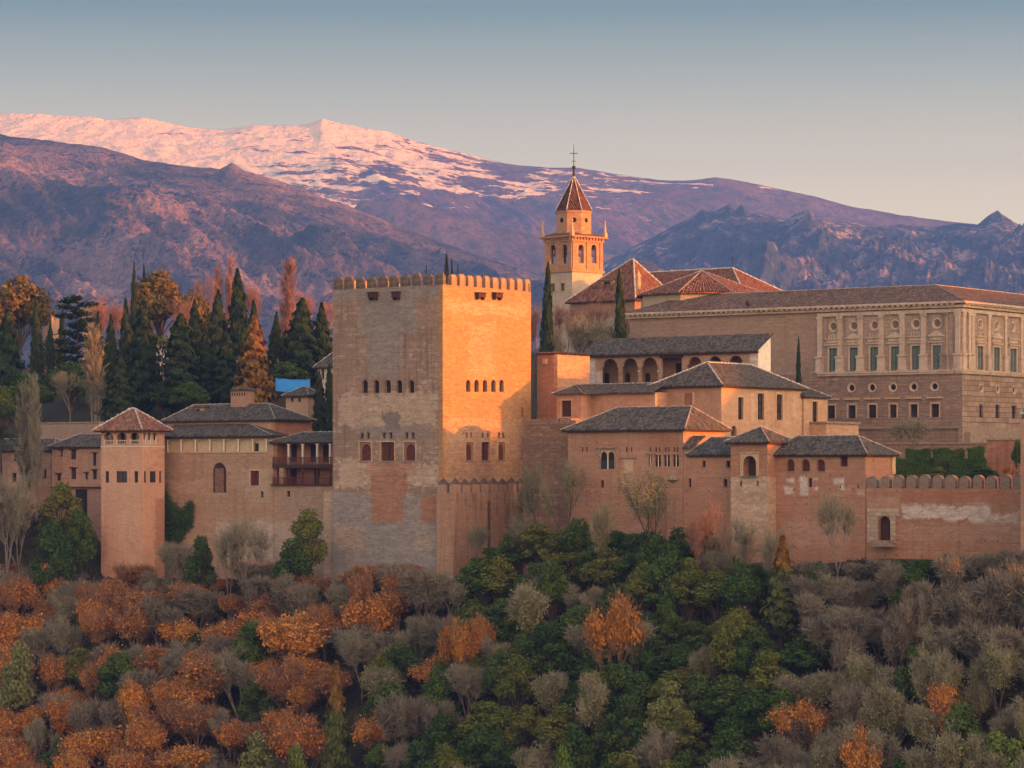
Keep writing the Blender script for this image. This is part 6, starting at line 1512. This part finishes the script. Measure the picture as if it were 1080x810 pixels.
for q in [
 ('evergreen', 212, 562, 36, 466, 'round dark shrub below the tall arched niche'),
 ('grey', 186, 572, 44, 470, 'grey twiggy shrub under the ivy at the corner tower'),
 ('olive', 322, 533, 44, 458, 'loose green tree below the wooden balconies'),
 ('evergreen', 308, 565, 44, 455, 'dark evergreen under the loose green tree by the balconies'),
 ('olive', 66, 506, 48, 489, 'olive green tree in front of the old pink house'),
 ('evergreen', 84, 534, 42, 485, 'lower dark evergreen beside the corner tower base'),
 ('evergreen', 54, 545, 48, 480, 'round green shrub below the old houses'),
 ('grey', 20, 520, 54, 486, 'grey twiggy tree below the lower old house'),
 ('bare', 6, 500, 70, 484, 'leaning leafless tree at the left edge below the houses'),
 ('bare', 262, 545, 52, 458, 'leafless shrub tree against the arcaded wing base'),
 ('bare', 240, 556, 40, 460, 'low leafless shrub tree below the tall arched niche'),
 ('budding', 690, 492, 78, 419, 'leafless tree with thin leaning trunks before the blind arch'),
 ('budding', 568, 488, 44, 436, 'sparse budding tree in front of the pointed wall end, left one'),
 ('budding', 596, 482, 54, 433, 'sparse budding tree in front of the rubble wall, right one'),
 ('budding', 548, 540, 44, 436, 'low sparse tree in front of the pointed merlon wall'),
 ('budding', 640, 530, 50, 420, 'sparse tree in front of the red palace block window'),
 ('barewarm', 742, 532, 56, 408, 'warm brown leafless tree under the blue-grey roof'),
 ('bare', 778, 545, 44, 404, 'thin leafless tree against the pale turret foot'),
 ('bare', 815, 556, 40, 400, 'thin leafless tree right of the turret foot'),
 ('bare', 882, 520, 44, 398, 'small lone leafless tree against the white scarred wall'),
 ('bare', 500, 552, 34, 442, 'scraggy leafless tree low before the pointed merlon wall'),
]: tree_at(*q, WG)
tree_at('sunlittip', 354, 700, 32, 414, 'lone cypress with painted sunlit tip among the autumn trees below the great tower', 'cypresses in the lower wood')
tree_at('sunlittip', 823, 566, 34, 396, 'tall pointed cypress with painted sunlit tip below the three-arched block', 'cypresses in the lower wood')
tree_at('gold', 650, 628, 62, 396, 'single bright orange tree amid the green wood centre', 'golden trees in the lower wood')  # orange crowns from here on stand for sun patches on the wood
tree_at('gold', 493, 655, 60, 412, 'golden yellow tree at the left rim of the green wood', 'golden trees in the lower wood')
tree_at('gold', 510, 648, 34, 415, 'small golden tree touching the golden yellow one on its left', 'golden trees in the lower wood')
tree_at('autumn', 846, 738, 66, 372, 'leafless tree with bright orange crown tuft, largest at lower right', 'golden trees in the lower wood')
tree_at('autumn', 1000, 724, 54, 360, 'orange topped tree far right on the lowest slope', 'golden trees in the lower wood')
tree_at('autumn', 905, 768, 40, 358, 'small orange topped tree at the bottom edge, lower right', 'golden trees in the lower wood')
tree_at('pale', 272, 768, 44, 415, 'pale grey-green tree at the bottom edge left of centre', 'leafy trees in the lower wood')
tree_at('lime', 313, 782, 34, 410, 'bright lime green shrub at the bottom edge left of centre', 'leafy trees in the lower wood')
tree_at('lime', 596, 784, 32, 380, 'small fresh green tree at the bottom edge centre', 'leafy trees in the lower wood')
tree_at('pale', 705, 716, 46, 385, 'yellowish green tree on the lower slope in the green wood', 'leafy trees in the lower wood')
tree_at('lime', 1050, 768, 50, 352, 'bright green tree at the bottom right edge', 'leafy trees in the lower wood')
tree_at('lime', 1072, 776, 40, 350, 'yellow green tree in the bottom right corner', 'leafy trees in the lower wood')
tree_at('pale', 20, 672, 36, 456, 'yellowish tree on the slope at the left edge', 'leafy trees in the lower wood')

# ---------------------------------------------------------------- ivy on the arcaded wing
def ivy(name, label, b, blobs, seed):
    rg = np.random.RandomState(seed); lm = LM(); x0 = b.lx(blobs[0][0]); z0 = b.z(blobs[0][1], x0)
    o = empty(name, b.o.location + Vector((x0*b.ca, -x0*b.sa, z0)), b.o.rotation_euler.z); tag(o, label, 'climbing plant'); mb = MB()
    for (px, py, rx, rz_) in blobs:
        x = b.lx(px); z = b.z(py, x); s_ = b.wy(x, 0)/F; k = int(rx*rz_*9); u = unit(rg, k); rr = (.35 + .75*rg.rand(k)**.6)*(1 + .2*rg.randn(k))
        c = np.stack([x - x0 + u[:, 0]*rx*s_*1.2*rr, -.25 - np.abs(u[:, 1])*1.0*rr, z - z0 + u[:, 2]*rz_*s_*rr], 1); lm.quads(c, u + np.array([0, -1., .3]) + unit(rg, k)*.7, .11*(.6 + .8*rg.rand(k)), 1.3, None, rg)
        mb.tube((x - x0, -.15, z - z0 - rz_*s_*1.2), (x - x0 + .2, -.12, z - z0 + rz_*s_*.8), .06, .03, 5)
    mb.build('stem', BARK, o); e = bpy.data.objects.new('foliage', lm.mesh('foliage', LEAF['evergreen'])); col.objects.link(e); e.parent = o
ivy('ivy', 'dark green ivy climbing the arcaded wing right of the corner tower', S1, [(176, 536, 7, 20), (183, 545, 9, 16), (192, 550, 8, 14), (200, 545, 6, 13), (189, 563, 8, 10), (178, 560, 7, 10), (203, 533, 4, 6)], 3)
# ---------------------------------------------------------------- the wood on the slope
def bound(px):                                         # how high the crowns may reach in the valley view
    return float(np.interp(px, [-60, 0, 60, 105, 150, 190, 215, 260, 300, 340, 400, 470, 492, 525, 560, 620, 650, 705, 735, 770, 830, 850, 900, 920, 1000, 1080, 1150],
                          [590, 592, 594, 612, 594, 606, 622, 592, 596, 610, 588, 604, 598, 568, 550, 536, 554, 560, 542, 584, 598, 592, 590, 590, 584, 578, 575]))
KP = {'left': [('autumn', 42), ('rust', 26), ('grey', 13), ('purple', 13), ('evergreen', 5), ('olive', 3), ('gold', 4)],
      'left_top': [('rust', 34), ('grey', 20), ('purple', 30), ('autumn', 16)],
      'mid_top': [('grey', 34), ('greyolive', 22), ('rust', 26), ('purple', 12), ('autumn', 6)],
      'mid': [('evergreen', 50), ('olive', 24), ('greyolive', 8), ('purple', 10), ('autumn', 8)],
      'green_top': [('evergreen', 62), ('olive', 24), ('grey', 8), ('greyolive', 6)],
      'green': [('evergreen', 54), ('olive', 30), ('grey', 6), ('greyolive', 10)],
      'right_top': [('purple', 76), ('evergreen', 12), ('grey', 12)],
      'right': [('greyolive', 56), ('grey', 16), ('purple', 12), ('evergreen', 7), ('olive', 7), ('gold', 2)]}
def zone(px, py):
    if px < 345: return 'left_top' if py < 640 and rng.random() < .75 else 'left'
    if px < 490: return 'mid_top' if py < 672 else ('mid' if px > 375 else 'left')
    if px < 805: return 'green_top' if py < 680 else ('green' if px < 740 or py < 760 else 'right')
    return 'right_top' if py < 668 else 'right'
wood = []
s0 = -125.0
row = 0
d_ = 4.5
while d_ < 52:
    s_ = s0 + (row % 2)*2.6
    while s_ < 125:
        s = s_ + rng.uniform(-1.5, 1.5); d = d_ + rng.uniform(-1.3, 1.3); s_ += 4.3
        x = -10.4 + s*CA - d*SA; y = 450 - s*SA - d*CA
        z = gz_(x, y); px = CX + x/y*F
        if px < -40 or px > 1120: continue
        if -30 < (px - 128) < 45 and d < 5.8: continue
        if abs(px - 823) < 22 and 9 < d < 23 or abs(px - 354) < 22 and 28 < d < 42: continue
        H = rng.choice((rng.uniform(7, 10), rng.uniform(9, 12.5))); b = HY - bound(px)
        zmax = b*y/F*1.0
        if z + H > zmax - rng.uniform(0, .8): H = zmax - rng.uniform(0, .8) - z
        if H < 2.2: continue
        pyt = HY - (z + H)/y*F
        if pyt > 812: continue
        wood.append([x, y, z, H, px, pyt, d])
    d_ += 5.0; row += 1
REG = [(-60, 60, 'below the old houses'), (60, 175, 'below the pink corner tower'), (175, 345, 'below the seven-arched wing'), (345, 490, 'below the great tower'),
       (490, 600, 'below the pointed merlon wall'), (600, 735, 'below the red palace block'), (735, 820, 'below the turret'), (820, 915, 'below the three-arched block'), (915, 1200, 'below the battlemented wall')]
ROW = [(0, 9, 'at the wall foot'), (9, 19, 'on the upper slope'), (19, 31, 'on the middle slope'), (31, 99, 'on the lowest slope')]
ADJ = {'evergreen': 'dark green leafy tree', 'olive': 'olive green leafy tree', 'autumn': 'orange autumn tree', 'rust': 'rust brown twiggy tree', 'grey': 'pale grey leafless tree', 'greyolive': 'grey-olive twiggy tree', 'purple': 'dusky purple-brown leafless tree', 'gold': 'golden orange tree'}
GRP = {'evergreen': 'evergreen trees of the wood', 'olive': 'olive green trees of the wood', 'autumn': 'orange autumn trees of the wood', 'rust': 'rust brown trees of the wood', 'grey': 'grey leafless trees of the wood', 'greyolive': 'grey-olive trees of the wood', 'purple': 'dusky leafless trees of the wood', 'gold': 'golden trees in the lower wood'}
ORD = ['first', 'second', 'third', 'fourth', 'fifth', 'sixth', 'seventh', 'eighth', 'ninth', 'tenth', 'eleventh', 'twelfth', 'thirteenth', 'fourteenth', 'fifteenth', 'sixteenth', 'seventeenth', 'eighteenth', 'nineteenth', 'twentieth']
cells = {}
for t_ in wood:
    ks = KP[zone(t_[4], t_[5])]; r = rng.random()*sum(k for _, k in ks)
    for kind, k in ks:
        r -= k
        if r <= 0: break
    reg = next(n for a, c, n in REG if a <= t_[4] < c); rw = next(n for a, c, n in ROW if a <= t_[6] < c)
    cells.setdefault((kind, reg, rw), []).append(t_)
for (kind, reg, rw), ts in cells.items():
    ts.sort(key=lambda q: q[4])
    for i, (x, y, z, H, px, pyt, d) in enumerate(ts):
        lab = '%s %s %s' % (ADJ[kind], rw, reg)
        if len(ts) > 1: lab += ', %s from left' % ORD[min(i, 19)]
        Wd = min(rng.uniform(5.4, 8.6), H*rng.uniform(.8, 1.1) + 1.0)
        if kind in ('autumn', 'rust'): Wd *= 1.2
        plant(kind, x, y, H, Wd, lab, GRP[kind], z)

# ---------------------------------------------------------------- clipped hedges
def hedge(label, p0, p1, q0, q1, Y, dep=2.0):
    rg = np.random.RandomState(int(p0)); a, b = at(p0, q1, Y), at(p1, q0, Y); L, Hh = b.x - a.x, b.z - a.z
    m = MB(); m.box(.1, L - .1, .1, dep - .1, -1.5, Hh - .1)
    o = m.build('clipped_hedge', LEAF['evergreen']); o.location = (a.x, Y, a.z)
    k = int(260*(L*Hh + L*dep)); lm = LM(); f = rg.rand(k); pz = np.stack([rg.rand(k)*L, np.where(f < .6, 0, rg.rand(k)*dep), np.where(f < .6, rg.rand(k)*Hh, Hh)], 1) + rg.randn(k, 3)*.09; pz[:, 2] += .12*np.sin(pz[:, 0]*2.1 + p0)*(f > .6)
    nrm = np.where(f[:, None] < .6, np.array([0, -1., 0]), np.array([0, 0, 1.])); lm.quads(pz, nrm + unit(rg, k)*.7, .07*(.6 + .8*rg.rand(k)), 1.3, None, rg)
    e = bpy.data.objects.new('foliage', lm.mesh('foliage', LEAF['evergreen'])); col.objects.link(e); e.parent = o
    tag(o, label, 'hedge', 'clipped hedges of the terrace garden')
for q in [('long low clipped hedge just behind the round-headed merlons, left half', 944, 984, 484, 503, 428), ('rounded taller clipped hedge block in the middle of the terrace garden', 985, 1002, 474.5, 503, 427),
          ('low clipped hedge behind the merlons, right half', 1003, 1040, 485.5, 504, 424), ('dark clipped hedge block at the left of the back row', 956, 982, 475, 488, 440), ('square clipped hedge in the back row, between two wall piers', 1003.5, 1017, 475, 488, 436), ('square clipped hedge, rightmost of the back row', 1022, 1038, 473, 488, 434)]: hedge(*q)
tree_at('olive', 990, 492, 26, 421, 'pale rounded shrub in front of the tall clipped hedge', WG)
tree_at('evergreen', 1036, 490, 34, 415, 'dark shrub behind the right merlons', WG)
tree_at('gold', 1065, 491, 18, 412, 'bright yellow shrub behind the merlons at the right edge', WG)
tree_at('evergreen', 1072, 462, 14, 420, 'dark ivy clump over the crumbling red wall', WG)
tree_at('evergreen', 862, 592, 0.1 + 34, 398, 'dark low evergreen at the foot of the scarred wall', WG)

# ---------------------------------------------------------------- undergrowth between the trees
rg = np.random.RandomState(77); k = 150000
s = rg.uniform(-130, 130, k); d = rg.uniform(3.4, 60, k)
X = -10.4 + s*CA - d*SA; Y = 450 - s*SA - d*CA
cl = fbm(X*.22, Y*.22, 3); keep = cl > .42; X, Y, cl = X[keep], Y[keep], cl[keep]; k = len(X)
c_ = np.stack([X, Y, ground(X, Y) + rg.rand(k)**1.4*(cl - .36)*10*np.clip((d[keep] - 2.5)/9, .1, 1)], 1); lm = LM(); lm.quads(c_, np.array([0, -.5, 1]) + unit(rg, k)*1.2, .2*(.6 + .9*rg.rand(k)), 1.4, None, rg)
o = bpy.data.objects.new('undergrowth', lm.mesh('undergrowth', leafmat('undergrowth_leaves', (.04, .045, .022), (.085, .065, .035)))); col.objects.link(o)
tag(o, 'low dark undergrowth covering the wooded slope between the trees', kind='stuff')
